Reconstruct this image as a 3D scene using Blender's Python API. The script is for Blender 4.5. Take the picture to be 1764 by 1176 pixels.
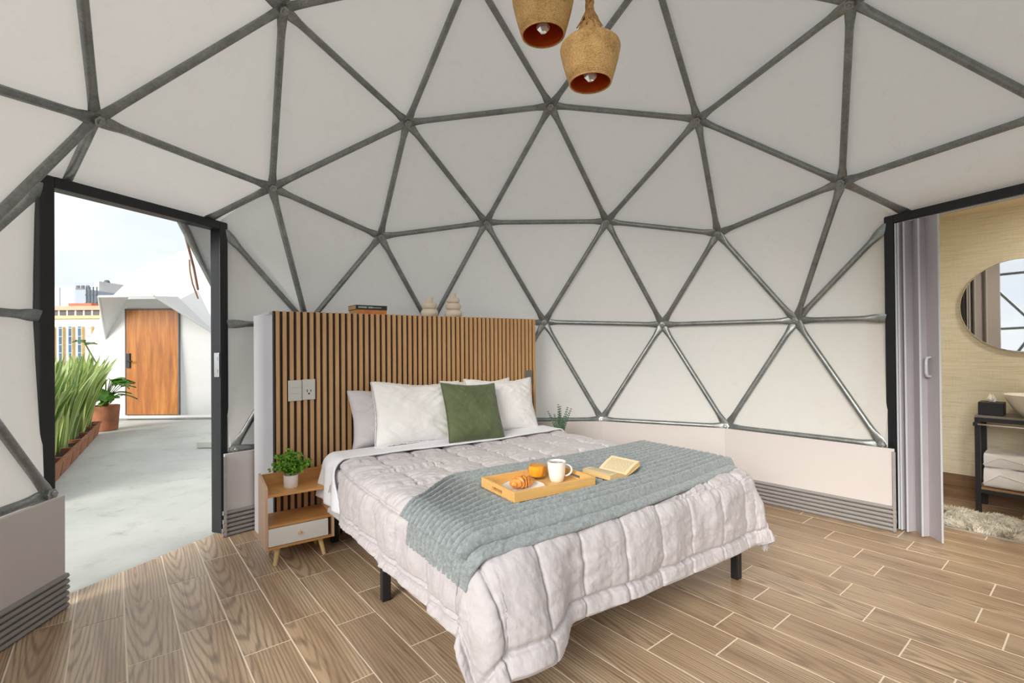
import bpy, bmesh, math, random
import numpy as np
from mathutils import Vector, Matrix, Euler

for o in list(bpy.data.objects): bpy.data.objects.remove(o)
scene = bpy.context.scene
COL = scene.collection
random.seed(7); RNG = np.random.default_rng(7)
PI = math.pi; RAD = math.radians

# ------------------------------------------------------------------ camera
CAM = Vector((-0.3369, -2.4195, 1.4598))
yaw, pitch, roll = 0.0034, 0.0064, -0.0084
f_ = Vector((-math.sin(yaw)*math.cos(pitch), math.cos(yaw)*math.cos(pitch), math.sin(pitch)))
r_ = Vector((math.cos(yaw), math.sin(yaw), 0)); up_ = r_.cross(f_)
rt2 = r_*math.cos(roll)+up_*math.sin(roll); up2 = -r_*math.sin(roll)+up_*math.cos(roll)
cd = bpy.data.cameras.new('camera'); cam = bpy.data.objects.new('camera', cd); COL.objects.link(cam)
cd.sensor_width = 36.0; cd.lens = 846.3/1764*36.0; cd.clip_start = 0.05; cd.clip_end = 2000
Mx = Matrix((rt2, up2, -f_)).transposed().to_4x4(); Mx.translation = CAM
cam.matrix_world = Mx; scene.camera = cam

# ------------------------------------------------------------------ world, sun, exposure
W = bpy.data.worlds.new('sky'); scene.world = W; W.use_nodes = True
wn = W.node_tree.nodes; wl = W.node_tree.links; wn.clear()
wo = wn.new('ShaderNodeOutputWorld'); bg = wn.new('ShaderNodeBackground')
tc = wn.new('ShaderNodeTexCoord'); mp = wn.new('ShaderNodeMapping'); mp.inputs['Scale'].default_value = (1, 1, 2.2)
nz = wn.new('ShaderNodeTexNoise'); nz.inputs['Scale'].default_value = 2.6; nz.inputs['Detail'].default_value = 7; nz.inputs['Roughness'].default_value = .55
cr = wn.new('ShaderNodeValToRGB')
cr.color_ramp.elements[0].position = .40; cr.color_ramp.elements[0].color = (.74, .80, .86, 1)
cr.color_ramp.elements[1].position = .68; cr.color_ramp.elements[1].color = (.95, .96, .97, 1)
wl.new(tc.outputs['Generated'], mp.inputs['Vector']); wl.new(mp.outputs['Vector'], nz.inputs['Vector'])
wl.new(nz.outputs['Fac'], cr.inputs['Fac']); wl.new(cr.outputs['Color'], bg.inputs['Color'])
bg.inputs['Strength'].default_value = 0.86
wl.new(bg.outputs['Background'], wo.inputs['Surface'])
sd = bpy.data.lights.new('hazy_sun', 'SUN'); sd.energy = 3.2; sd.angle = RAD(34); sd.color = (1, .95, .88)
so = bpy.data.objects.new('hazy_sun', sd); COL.objects.link(so)
so.rotation_euler = Vector((.42, .80, -.40)).to_track_quat('-Z', 'Y').to_euler()
vs = scene.view_settings; vs.view_transform = 'Standard'; vs.look = 'None'; vs.gamma = 1.0; vs.use_curve_mapping = False
vs.exposure = 0.50
scene.cycles.use_denoising = True; scene.cycles.use_adaptive_sampling = True; scene.cycles.adaptive_threshold = .035; scene.cycles.max_bounces = 11; scene.cycles.diffuse_bounces = 7
scene.cycles.transmission_bounces = 8; scene.cycles.transparent_max_bounces = 16; scene.cycles.sample_clamp_indirect = 6

# ------------------------------------------------------------------ node helpers and materials
class NT:
    def __init__(s, name):
        s.m = bpy.data.materials.new(name); s.m.use_nodes = True
        s.t = s.m.node_tree; s.t.nodes.clear(); s.out = s.n('ShaderNodeOutputMaterial')
    def n(s, kind, **kw):
        x = s.t.nodes.new(kind)
        for k, v in kw.items():
            if hasattr(x, k): setattr(x, k, v)
        return x
    def l(s, a, b): s.t.links.new(a, b)
    def put(s, node, **kw):
        for k, v in kw.items():
            k = k.replace('_', ' ')
            if isinstance(v, bpy.types.NodeSocket): s.l(v, node.inputs[k])
            else: node.inputs[k].default_value = v
        return node
    def math(s, op, a, b=None, c=None):
        x = s.n('ShaderNodeMath', operation=op)
        for i, v in enumerate((a, b, c)):
            if v is None: continue
            if isinstance(v, bpy.types.NodeSocket): s.l(v, x.inputs[i])
            else: x.inputs[i].default_value = v
        return x.outputs[0]
    def ramp(s, fac, stops):
        r = s.n('ShaderNodeValToRGB'); e = r.color_ramp.elements
        while len(e) < len(stops): e.new(.5)
        for k, (p, c) in enumerate(stops): e[k].position = p; e[k].color = (*c[:3], 1)
        s.l(fac, r.inputs['Fac']); return r.outputs['Color']
    def mix(s, fac, a, b, mode='MIX'):
        x = s.n('ShaderNodeMix', data_type='RGBA', blend_type=mode)
        for k, v in ((0, fac), (6, a), (7, b)):
            if isinstance(v, bpy.types.NodeSocket): s.l(v, x.inputs[k])
            elif k == 0: x.inputs[0].default_value = v
            else: x.inputs[k].default_value = (*v[:3], 1)
        return x.outputs[2]
    def coords(s, scale=(1, 1, 1), kind='Object', rnd=0):
        c = s.n('ShaderNodeTexCoord'); m = s.n('ShaderNodeMapping'); m.inputs['Scale'].default_value = scale
        src = c.outputs[kind]
        if rnd:
            oi = s.n('ShaderNodeObjectInfo'); a = s.n('ShaderNodeVectorMath', operation='MULTIPLY_ADD')
            cmb = s.n('ShaderNodeCombineXYZ')
            r = oi.outputs['Random']
            s.l(r, cmb.inputs[0]); s.l(s.math('FRACT', s.math('MULTIPLY', r, 17.31)), cmb.inputs[1]); s.l(s.math('FRACT', s.math('MULTIPLY', r, 91.7)), cmb.inputs[2])
            s.l(cmb.outputs[0], a.inputs[0]); a.inputs[1].default_value = rnd if isinstance(rnd, tuple) else (rnd,)*3; s.l(src, a.inputs[2]); src = a.outputs[0]
        s.l(src, m.inputs['Vector']); return m.outputs['Vector']
    def noise(s, vec, scale=5, detail=4, rough=.55, dist=0):
        x = s.n('ShaderNodeTexNoise'); s.l(vec, x.inputs['Vector'])
        x.inputs['Scale'].default_value = scale; x.inputs['Detail'].default_value = detail
        x.inputs['Roughness'].default_value = rough; x.inputs['Distortion'].default_value = dist
        return x.outputs['Fac']
    def bump(s, h, strength=.3, dist=.01):
        b = s.n('ShaderNodeBump'); b.inputs['Strength'].default_value = strength; b.inputs['Distance'].default_value = dist
        s.l(h, b.inputs['Height']); return b.outputs['Normal']
    def finish(s, sh): s.l(sh, s.out.inputs['Surface']); return s.m

def srgb(r, g, b):
    f = lambda c: ((c/255)/12.92 if c/255 <= .04045 else ((c/255+.055)/1.055)**2.4)
    return (f(r), f(g), f(b))

def mat(name, col, rough=.6, metal=0, var=.12, vscale=4, stretch=(1, 1, 1), bump=0, bscale=60, bdist=.004, sheen=0, spec=.5, coat=0, rnd=0, kind='Object', trans=0, ior=1.45, subs=0, bstretch=None, alpha=1):
    t = NT(name); v = t.coords(stretch, kind, rnd)
    nzv = t.noise(v, vscale, 5)
    c = t.ramp(nzv, [(.3, tuple(x*(1-var) for x in col)), (.7, tuple(min(1, x*(1+var)) for x in col))])
    p = t.put(t.n('ShaderNodeBsdfPrincipled'), Base_Color=c, Roughness=rough, Metallic=metal, Specular_IOR_Level=spec)
    if sheen: t.put(p, Sheen_Weight=sheen, Sheen_Roughness=.4)
    if coat: t.put(p, Coat_Weight=coat, Coat_Roughness=.15)
    if trans: t.put(p, Transmission_Weight=trans, IOR=ior)
    if bump:
        bv = v if bstretch is None else t.coords(bstretch, kind, rnd)
        t.put(p, Normal=t.bump(t.noise(bv, bscale, 4), bump, bdist))
    return t.finish(p.outputs[0])

def mat_membrane(name, trans=.27, col=(.775, .75, .71), rough=.55):
    t = NT(name); v = t.coords((1, 1, 1), 'Object')
    stain = t.noise(v, 1.3, 6, .65); fine = t.noise(v, 9, 5, .7, .6)
    c = t.mix(t.math('MULTIPLY', t.math('SUBTRACT', 1.0, t.math('SMOOTH_MIN', 1.0, t.math('MULTIPLY', fine, 2.2), .1)), .9), col, (.66, .62, .57))
    c = t.mix(t.math('MULTIPLY', stain, .18), c, (.70, .69, .68))
    n = t.bump(t.noise(v, 26, 3, .5), .06, .004)
    d = t.put(t.n('ShaderNodeBsdfPrincipled'), Base_Color=c, Roughness=rough, Normal=n, Specular_IOR_Level=.3)
    tr = t.put(t.n('ShaderNodeBsdfTranslucent'), Color=c, Normal=n)
    mx = t.n('ShaderNodeMixShader'); mx.inputs[0].default_value = trans
    t.l(d.outputs[0], mx.inputs[1]); t.l(tr.outputs[0], mx.inputs[2])
    return t.finish(mx.outputs[0])

def mat_steel():
    t = NT('galvanised_steel'); v = t.coords((1, 1, 1), 'Object', 3.0)
    a = t.noise(v, 9, 5, .65); b = t.noise(v, 70, 3, .6)
    c = t.ramp(t.math('ADD', t.math('MULTIPLY', a, .6), t.math('MULTIPLY', b, .4)), [(.3, (.18, .19, .185)), (.55, (.30, .315, .305)), (.8, (.48, .49, .47))])
    p = t.put(t.n('ShaderNodeBsdfPrincipled'), Base_Color=c, Metallic=.75, Roughness=.42, Normal=t.bump(b, .12, .002))
    return t.finish(p.outputs[0])

def mat_tile():
    t = NT('wood_look_tile')
    v = t.coords((.075, 1, 1), 'Object', (1.5, .22, 3.0))
    w = t.n('ShaderNodeTexWave', wave_type='RINGS', rings_direction='Z', wave_profile='SIN')
    t.l(v, w.inputs['Vector']); t.put(w, Scale=21.0, Distortion=4.2, Detail=2.0, Detail_Scale=1.1, Detail_Roughness=.5)
    v2 = t.coords((1.2, 40, 1), 'Object', 5.0); streak = t.noise(v2, 1.6, 6, .65, .4)
    v3 = t.coords((.7, 6, 1), 'Object', 7.0); broad = t.noise(v3, 1.2, 3, .5)
    oi = t.n('ShaderNodeObjectInfo'); rn = oi.outputs['Random']
    base = t.ramp(broad, [(.3, srgb(168, 139, 110)), (.5, srgb(198, 169, 137)), (.72, srgb(216, 191, 159))])
    base = t.mix(t.math('MULTIPLY', t.math('FRACT', t.math('MULTIPLY', rn, 7.7)), .35), base, srgb(172, 150, 126))
    line = t.ramp(w.outputs['Fac'], [(.0, (0, 0, 0)), (.45, (.05, .05, .05)), (.78, (.6, .6, .6)), (1, (1, 1, 1))])
    ln = t.math('MULTIPLY', line, t.math('ADD', .22, t.math('MULTIPLY', broad, .75)))
    c = t.mix(t.math('MULTIPLY', ln, .74), base, srgb(92, 72, 58))
    c = t.mix(t.math('MULTIPLY', t.math('SMOOTH_MAX', 0.0, t.math('SUBTRACT', streak, .50), .05), 2.6), c, srgb(86, 64, 48))
    c = t.mix(t.math('MULTIPLY', t.math('SMOOTH_MAX', 0.0, t.math('SUBTRACT', .44, streak), .05), 1.3), c, srgb(214, 188, 156))
    p = t.put(t.n('ShaderNodeBsdfPrincipled'), Base_Color=c, Roughness=.34, Specular_IOR_Level=.5, Normal=t.bump(t.math('ADD', streak, t.math('MULTIPLY', line, .3)), .10, .002))
    return t.finish(p.outputs[0])

def mat_wood(name, light, dark, scale=1.0, rough=.5, axis=(1, 14, 14), amount=.8, rnd=4.0):
    t = NT(name); v = t.coords(tuple(a*scale for a in axis), 'Object', rnd)
    a = t.noise(v, 2.2, 6, .6, .5); b = t.noise(v, 9, 3, .6)
    fac = t.math('ADD', t.math('MULTIPLY', a, .75), t.math('MULTIPLY', b, .25))
    mid = tuple((x+y)/2 for x, y in zip(light, dark))
    c = t.ramp(fac, [(.32, dark), (.5, mid), (.68, light)])
    c = t.mix(amount, light, c)
    p = t.put(t.n('ShaderNodeBsdfPrincipled'), Base_Color=c, Roughness=rough, Normal=t.bump(a, .08, .002))
    return t.finish(p.outputs[0])

def mat_concrete():
    t = NT('painted_concrete'); v = t.coords((1, 1, 1), 'Object')
    a = t.noise(v, .9, 7, .62); b = t.noise(v, 5, 6, .7, .4); g = t.noise(v, 40, 3)
    c = t.ramp(a, [(.3, srgb(168, 170, 163)), (.5, srgb(186, 188, 181)), (.7, srgb(198, 199, 192))])
    c = t.mix(t.math('MULTIPLY', t.math('SMOOTH_MAX', 0.0, t.math('SUBTRACT', b, .56), .04), 3.2), c, srgb(140, 138, 126))
    p = t.put(t.n('ShaderNodeBsdfPrincipled'), Base_Color=c, Roughness=.75, Normal=t.bump(g, .2, .004))
    return t.finish(p.outputs[0])

def mat_wallpaper():
    t = NT('grasscloth_wallpaper'); v = t.coords((1.2, 1, 22), 'Object')
    a = t.noise(v, 3.5, 6, .65, .6); b = t.noise(t.coords((40, 40, 3), 'Object'), 3, 2)
    c = t.ramp(t.math('ADD', t.math('MULTIPLY', a, .8), t.math('MULTIPLY', b, .2)), [(.3, srgb(200, 190, 166)), (.5, srgb(220, 212, 190)), (.7, srgb(232, 226, 208))])
    p = t.put(t.n('ShaderNodeBsdfPrincipled'), Base_Color=c, Roughness=.8, Normal=t.bump(a, .25, .003))
    return t.finish(p.outputs[0])

def mat_clear(name, tint=(.97, .98, .98), gl=.08):
    t = NT(name); a = t.put(t.n('ShaderNodeBsdfTransparent'), Color=(*tint, 1)); g = t.put(t.n('ShaderNodeBsdfGlossy'), Roughness=.03)
    mx = t.n('ShaderNodeMixShader'); fr = t.put(t.n('ShaderNodeFresnel'), IOR=1.4)
    t.l(t.math('MULTIPLY', fr.outputs[0], 1.0 if gl else 0), mx.inputs[0]); t.l(a.outputs[0], mx.inputs[1]); t.l(g.outputs[0], mx.inputs[2])
    return t.finish(mx.outputs[0])

def mat_jute(name='jute_wrap'):
    t = NT(name); v = t.coords((1, 1, 1), 'Object')
    w = t.n('ShaderNodeTexWave', wave_type='BANDS', bands_direction='Z'); t.l(v, w.inputs['Vector']); t.put(w, Scale=46.0, Distortion=1.2, Detail=2.0, Detail_Scale=3.0)
    a = t.noise(v, 130, 3, .6); b = t.noise(v, 14, 4)
    c = t.ramp(t.math('ADD', t.math('MULTIPLY', a, .55), t.math('MULTIPLY', b, .45)), [(.32, srgb(146, 108, 62)), (.5, srgb(196, 154, 98)), (.7, srgb(220, 184, 126))])
    p = t.put(t.n('ShaderNodeBsdfPrincipled'), Base_Color=c, Roughness=.9, Normal=t.bump(t.math('ADD', w.outputs['Fac'], a), .5, .003))
    return t.finish(p.outputs[0])

def mat_door_veneer():
    t = NT('weathered_veneer'); v = t.coords((6, 6, .45), 'Object')
    a = t.noise(v, 2.4, 6, .65, .6); b = t.noise(t.coords((3, 3, .5)), 1.2, 4, .6); f = t.noise(t.coords((90, 90, 2)), 1.5, 3)
    c = t.ramp(t.math('ADD', t.math('MULTIPLY', a, .5), t.math('ADD', t.math('MULTIPLY', b, .3), t.math('MULTIPLY', f, .2))), [(.35, srgb(116, 62, 12)), (.5, srgb(156, 92, 24)), (.65, srgb(190, 128, 54))])
    p = t.put(t.n('ShaderNodeBsdfPrincipled'), Base_Color=c, Roughness=.4)
    return t.finish(p.outputs[0])

def mat_page():
    t = NT('printed_page'); tcn = t.n('ShaderNodeTexCoord'); s = t.n('ShaderNodeSeparateXYZ'); t.l(tcn.outputs['UV'], s.inputs[0])
    row = t.math('FRACT', t.math('MULTIPLY', s.outputs[1], 30.0)); on = t.math('GREATER_THAN', row, .45)
    inx = t.math('MULTIPLY', t.math('GREATER_THAN', s.outputs[0], .12), t.math('LESS_THAN', s.outputs[0], .88))
    iny = t.math('MULTIPLY', t.math('GREATER_THAN', s.outputs[1], .1), t.math('LESS_THAN', s.outputs[1], .9))
    w = t.math('GREATER_THAN', t.noise(t.coords((60, 30, 1), 'UV'), 1.0, 1), .43)
    fac = t.math('MULTIPLY', t.math('MULTIPLY', on, w), t.math('MULTIPLY', inx, iny))
    c = t.mix(t.math('MULTIPLY', fac, .55), srgb(228, 208, 168), srgb(96, 92, 84))
    return t.finish(t.put(t.n('ShaderNodeBsdfPrincipled'), Base_Color=c, Roughness=.85).outputs[0])

def mat_leaf_striped():
    t = NT('striped_strap_leaf'); tcn = t.n('ShaderNodeTexCoord'); s = t.n('ShaderNodeSeparateXYZ'); t.l(tcn.outputs['UV'], s.inputs[0])
    d = t.math('ABSOLUTE', t.math('SUBTRACT', s.outputs[0], .5))
    edge = t.math('SMOOTH_MAX', 0.0, t.math('MULTIPLY', t.math('SUBTRACT', d, .30), 6.0), .1)
    oi = t.n('ShaderNodeObjectInfo'); rn = oi.outputs['Random']
    g = t.ramp(rn, [(0, srgb(96, 130, 58)), (.5, srgb(136, 164, 84)), (1, srgb(176, 192, 112))])
    st = t.noise(t.coords((26, .6, 1), 'UV', 5), 1.0, 3); g = t.mix(t.math('MULTIPLY', st, .5), g, srgb(66, 104, 40))
    c = t.mix(t.math('MINIMUM', edge, .9), g, srgb(206, 212, 140))
    p = t.put(t.n('ShaderNodeBsdfPrincipled'), Base_Color=c, Roughness=.45)
    tr = t.put(t.n('ShaderNodeBsdfTranslucent'), Color=c); mx = t.n('ShaderNodeMixShader'); mx.inputs[0].default_value = .25
    t.l(p.outputs[0], mx.inputs[1]); t.l(tr.outputs[0], mx.inputs[2]); return t.finish(mx.outputs[0])

def mat_emit(name, col, e):
    t = NT(name); x = t.put(t.n('ShaderNodeEmission'), Color=(*col, 1), Strength=e); return t.finish(x.outputs[0])

M = dict(
 membrane=mat_membrane('dome_membrane'), outer=mat_membrane('dome_cover_outside', .12, (.74, .74, .73)), steel=mat_steel(), tile=mat_tile(),
 grout=mat('grout', srgb(244, 228, 208), .9, var=.05), riser=mat('riser_board', srgb(210, 203, 200), .55, var=.02, vscale=2, bump=.05, bscale=90, bdist=.001),
 rib=mat('ribbed_skirting', srgb(146, 141, 138), .5, var=.08, vscale=8, stretch=(1, 1, 6)), black=mat('black_aluminium', (.012, .013, .016), .42, var=.2, metal=0, spec=.5),
 zinc=mat('zinc_bolt', (.36, .37, .355), .4, metal=.75, var=.2, vscale=60), concrete=mat_concrete(), slatwood=mat_wood('oak_slat', srgb(220, 176, 126), srgb(190, 142, 94), 1, .5, (14, 14, 1.0)), slatback=mat('slat_backing', srgb(58, 52, 50), .8, var=.15),
 panelwhite=mat('white_pvc_sheet', srgb(214, 211, 216), .45, var=.02), plate=mat('switch_plate', srgb(214, 212, 205), .35, var=.02), plategrey=mat('grey_plate', srgb(120, 116, 110), .4, var=.05),
 dark=mat('dark_slot', (.01, .01, .01), .6, var=.0), blackmetal=mat('black_powder_coat', (.016, .017, .02), .38, var=.2), mattress=mat('fitted_sheet', srgb(222, 219, 228), .85, var=.03, sheen=.2, bump=.1, bscale=300, bdist=.001),
 duvet=mat('quilt_cotton', srgb(192, 186, 188), .68, var=.03, sheen=.25, bump=.45, bscale=34, bdist=.008, stretch=(1, 1, 1)), sheet=mat('white_sheet', srgb(238, 238, 243), .8, var=.02, sheen=.2, bump=.12, bscale=22, bdist=.006),
 pillow=mat('pillow_cotton', srgb(243, 240, 237), .85, var=.02, sheen=.15, bump=.16, bscale=14, bdist=.012), pillowgrey=mat('lilac_pillow', srgb(212, 206, 208), .85, var=.02, sheen=.15, bump=.16, bscale=14, bdist=.012),
 green=mat('green_velvet', srgb(88, 99, 66), .8, var=.16, vscale=7, sheen=.35, bump=.12, bscale=40, bdist=.004), throw=mat('plush_throw', srgb(148, 155, 156), .95, var=.22, vscale=60, sheen=.45, bump=.5, bscale=220, bdist=.006),
 bamboo=mat_wood('bamboo', srgb(232, 186, 116), srgb(208, 156, 86), 1, .4, (2, 26, 26), .7), nswood=mat_wood('nightstand_oak', srgb(216, 164, 100), srgb(188, 130, 70), 1, .45, (2, 22, 22), .8), nsside=mat_wood('nightstand_side', srgb(222, 188, 158), srgb(200, 160, 126), 1, .5, (22, 22, 2), .8),
 nsleg=mat_wood('pine_leg', srgb(236, 206, 146), srgb(216, 178, 112), 1, .5, (16, 16, 2), .6), white=mat('white_lacquer', srgb(238, 234, 228), .35, var=.01), ceramic=mat('white_ceramic', srgb(240, 236, 228), .18, var=.01, coat=.4), vase=mat('matte_beige_ceramic', srgb(222, 208, 188), .8, var=.04, bump=.1, bscale=120, bdist=.001),
 glass=mat('drinking_glass', (1, 1, 1), .0, var=0, trans=1, ior=1.18), juice=mat('orange_juice', srgb(250, 172, 44), .25, var=.04, subs=.2), coffee=mat('coffee', (.05, .022, .01), .08, var=.1),
 crust=mat('croissant_crust', srgb(216, 138, 56), .45, var=.5, vscale=30, bump=.3, bscale=70, bdist=.004, coat=.2), jute=mat_jute(), rope=mat('jute_rope', srgb(176, 130, 78), .9, var=.3, vscale=60, bump=.6, bscale=140, bdist=.004), copper=mat('copper_lining', srgb(206, 84, 30), .35, metal=.25, var=.3, vscale=6),
 crystal=mat('faceted_bulb', (.95, .93, .9), .03, var=0, trans=.6, ior=1.5), brass=mat('bulb_socket', srgb(120, 70, 30), .4, metal=.5),
 cover_green=mat('dark_green_cover', srgb(44, 54, 44), .5, var=.1), cover_orange=mat('orange_cover', srgb(222, 134, 70), .5, var=.2, vscale=20), pages=mat('page_block', srgb(226, 190, 130), .85, var=.12, vscale=60, stretch=(1, 1, 12)), pagetop=mat_page(), letter=mat('pale_print', srgb(186, 196, 190), .6, var=.05), pageold=mat('aged_page_edge', srgb(200, 164, 108), .85, var=.12, vscale=40, stretch=(1, 1, 10)),
 leaf=mat('boxwood_leaf', srgb(104, 158, 40), .45, var=.45, vscale=34), euca=mat('eucalyptus_leaf', srgb(62, 92, 70), .6, var=.3, vscale=30), stem=mat('green_stem', srgb(92, 108, 58), .6), potwhite=mat('white_pot', srgb(236, 230, 224), .45, var=.02), darkpot=mat('dark_glass_vase', srgb(30, 48, 36), .2), soil=mat('potting_soil', (.035, .024, .018), .95, var=.5, vscale=60, bump=.8, bscale=60, bdist=.02),
 terracotta=mat('terracotta', srgb(148, 94, 64), .8, var=.22, vscale=7, bump=.15, bscale=60, bdist=.003), strap=mat_leaf_striped(), philo=mat('glossy_leaf', srgb(84, 132, 46), .4, var=.4, vscale=9),
 veneer=mat_door_veneer(), hood=mat_membrane('hood_fabric', .12, (.62, .62, .60)), fold=mat('accordion_door_pvc', srgb(178, 172, 178), .42, var=.03, stretch=(1, 1, .2), vscale=20), foldedge=mat('accordion_door_edge', srgb(196, 200, 204), .35, var=.02),
 wallpaper=mat_wallpaper(), cream=mat('cream_ceiling', srgb(226, 212, 186), .8, var=.02), plank=mat_wood('skirting_plank', srgb(134, 104, 76), srgb(92, 66, 46), 1, .45, (1.5, 18, 18), .8), mirror=mat('mirror_silver', (.9, .91, .91), .015, metal=1, var=0), vtop=mat('grey_slab', srgb(128, 124, 118), .35, var=.12, vscale=20), chrome=mat('chrome', (.75, .75, .75), .15, metal=1, var=.02), tissue=mat('tissue', srgb(246, 244, 238), .9, var=.02), towel=mat('white_towel', srgb(238, 236, 236), .95, var=.03, sheen=.3, bump=.5, bscale=160, bdist=.003), shelfwood=mat_wood('shelf_board', srgb(170, 132, 100), srgb(136, 100, 72), 1, .5, (2, 16, 16), .7),
 fur=mat('shaggy_fur', srgb(220, 214, 200), .95, var=.25, vscale=14), furbase=mat('rug_backing', srgb(170, 162, 148), .95), rubber=mat('cable_orange', srgb(150, 112, 94), .6), clear=mat_clear('clear_pvc'), winwhite=mat('white_window_frame', srgb(235, 235, 232), .4, var=.01), lamp=mat_emit('added_light_diffuser', (1, .91, .78), 62.0),
 bwall=mat('white_facade', srgb(246, 240, 226), .8, var=.04, vscale=.5), bgrey=mat('grey_facade', srgb(208, 206, 204), .85, var=.06, vscale=.3), bgrey2=mat('blue_grey_facade', srgb(166, 176, 190), .7, var=.06, vscale=.3), bpink=mat('salmon_facade', srgb(218, 176, 150), .8, var=.1, vscale=.6), bglass=mat('blue_window_glass', srgb(76, 108, 134), .2, var=.2, vscale=.8), bdark=mat('dark_opening', srgb(96, 92, 92), .6, var=.2, vscale=1), bochre=mat('ochre_trim', srgb(232, 200, 146), .7), city=mat('city_ground', srgb(150, 146, 140), .9, var=.2, vscale=.05), scaff=mat('scaffold_steel', srgb(84, 92, 96), .6),
)

# ------------------------------------------------------------------ mesh helpers
class MB:
    def __init__(s): s.v = []; s.f = []; s.uv = None
    def add(s, vs, fs):
        n = len(s.v); s.v += [tuple(map(float, p)) for p in vs]; s.f += [tuple(i+n for i in f) for f in fs]; return s
    def box(s, c, d, rot=None, bev=0.0):
        x, y, z = (k/2 for k in d)
        if bev > 0:
            b = min(bev, x*.9, y*.9, z*.9); bm = bmesh.new(); bmesh.ops.create_cube(bm, size=1)
            bmesh.ops.scale(bm, vec=d, verts=bm.verts); bmesh.ops.bevel(bm, geom=bm.edges[:], offset=b, segments=2, affect='EDGES', profile=.6)
            bm.verts.ensure_lookup_table(); vs = [v.co.copy() for v in bm.verts]; fs = [[v.index for v in f.verts] for f in bm.faces]; bm.free()
        else:
            vs = [Vector(p) for p in ((-x,-y,-z),(x,-y,-z),(x,y,-z),(-x,y,-z),(-x,-y,z),(x,-y,z),(x,y,z),(-x,y,z))]
            fs = [(0,3,2,1),(4,5,6,7),(0,1,5,4),(1,2,6,5),(2,3,7,6),(3,0,4,7)]
        if rot is not None: vs = [rot @ v for v in vs]
        return s.add([v+Vector(c) for v in vs], fs)
    def tube(s, pts, rad, n=8, cap=True, up=(0, 0, 1), sq=1.0):
        pts = [Vector(p) for p in pts]; m = len(pts); rad = rad if hasattr(rad, '__len__') else [rad]*m
        vs = []; fs = []; u0 = Vector(up); prev = None
        for i, p in enumerate(pts):
            d = (pts[min(i+1, m-1)]-pts[max(i-1, 0)]).normalized()
            if prev is None:
                a = d.cross(u0)
                if a.length < 1e-3: a = d.cross(Vector((1, 0, 0)))
                a.normalize()
            else: a = (prev-d*prev.dot(d)).normalized()
            prev = a; b = d.cross(a)
            for k in range(n):
                t = 2*PI*k/n; vs.append(p+(a*math.cos(t)+b*math.sin(t)*sq)*rad[i])
        for i in range(m-1):
            for k in range(n):
                k2 = (k+1) % n; fs.append((i*n+k, i*n+k2, (i+1)*n+k2, (i+1)*n+k))
        if cap: fs.append(tuple(range(n))[::-1]); fs.append(tuple(range((m-1)*n, m*n)))
        return s.add(vs, fs)
    def lathe(s, prof, n=32, c=(0, 0, 0), cap=True):
        vs = []; fs = []; m = len(prof)
        for r, z in prof:
            for k in range(n):
                t = 2*PI*k/n; vs.append((c[0]+r*math.cos(t), c[1]+r*math.sin(t), c[2]+z))
        for i in range(m-1):
            for k in range(n):
                k2 = (k+1) % n; fs.append((i*n+k, i*n+k2, (i+1)*n+k2, (i+1)*n+k))
        if cap and prof[0][0] > 1e-5: fs.append(tuple(range(n))[::-1])
        if cap and prof[-1][0] > 1e-5: fs.append(tuple(range((m-1)*n, m*n)))
        return s.add(vs, fs)
    def prism(s, poly, z0, z1):
        n = len(poly); vs = [(x, y, z0) for x, y in poly]+[(x, y, z1) for x, y in poly]
        fs = [tuple(range(n))[::-1], tuple(range(n, 2*n))]+[(i, (i+1) % n, n+(i+1) % n, n+i) for i in range(n)]
        return s.add(vs, fs)
    def grid(s, P, closed_u=False):
        nu, nv = P.shape[:2]; fs = []
        for i in range(nu-1 if not closed_u else nu):
            for j in range(nv-1):
                a = i*nv+j; b = ((i+1) % nu)*nv+j; fs.append((a, b, b+1, a+1))
        return s.add(P.reshape(-1, 3), fs)
    def mesh(s, name, smooth=False, auto=None):
        me = bpy.data.meshes.new(name); me.from_pydata(s.v, [], s.f); me.update()
        if s.uv is not None:
            ul = me.uv_layers.new(name='UVMap')
            for lp in me.loops: ul.data[lp.index].uv = s.uv[lp.vertex_index]
        if smooth:
            me.polygons.foreach_set('use_smooth', [True]*len(me.polygons))
            if auto is not None: me.set_sharp_from_angle(angle=RAD(auto))
        return me

def link(name, me, m, parent=None, loc=None, rotz=None, mw=None):
    o = bpy.data.objects.new(name, me); COL.objects.link(o)
    if m is not None and me is not None and not me.materials: me.materials.append(M[m] if isinstance(m, str) else m)
    if parent: o.parent = parent
    if mw is not None: o.matrix_local = mw
    if loc is not None: o.location = loc
    if rotz is not None: o.rotation_euler = (0, 0, rotz)
    return o
def build(mb, name, m, parent=None, smooth=False, auto=40, loc=None, rotz=None, mw=None, base=False):
    if base:   # put the origin at the middle of the foot of the mesh
        a = np.array(mb.v); lo, hi = a.min(0), a.max(0); c = Vector(((lo[0]+hi[0])/2, (lo[1]+hi[1])/2, lo[2]))
        mb.v = [tuple(Vector(p)-c) for p in mb.v]
        mw = (mw if mw is not None else Matrix.Identity(4)) @ Matrix.Translation(c)
    return link(name, mb.mesh(name, smooth, auto if smooth else None), m, parent, loc, rotz, mw)
def thing(name, label, cat, loc=(0, 0, 0), rotz=0, group=None, mw=None):
    o = bpy.data.objects.new(name, None); COL.objects.link(o); o.empty_display_size = .05
    o.location = loc; o.rotation_euler = (0, 0, rotz)
    if mw is not None: o.matrix_local = mw
    return tag(o, label, cat, group)
def tag(o, label, cat=None, group=None, kind=None):
    if label: o['label'] = label
    if cat: o['category'] = cat
    if group: o['group'] = group
    if kind: o['kind'] = kind
    return o
def struct(o, label=None): o['kind'] = 'structure'; return tag(o, label)
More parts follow.
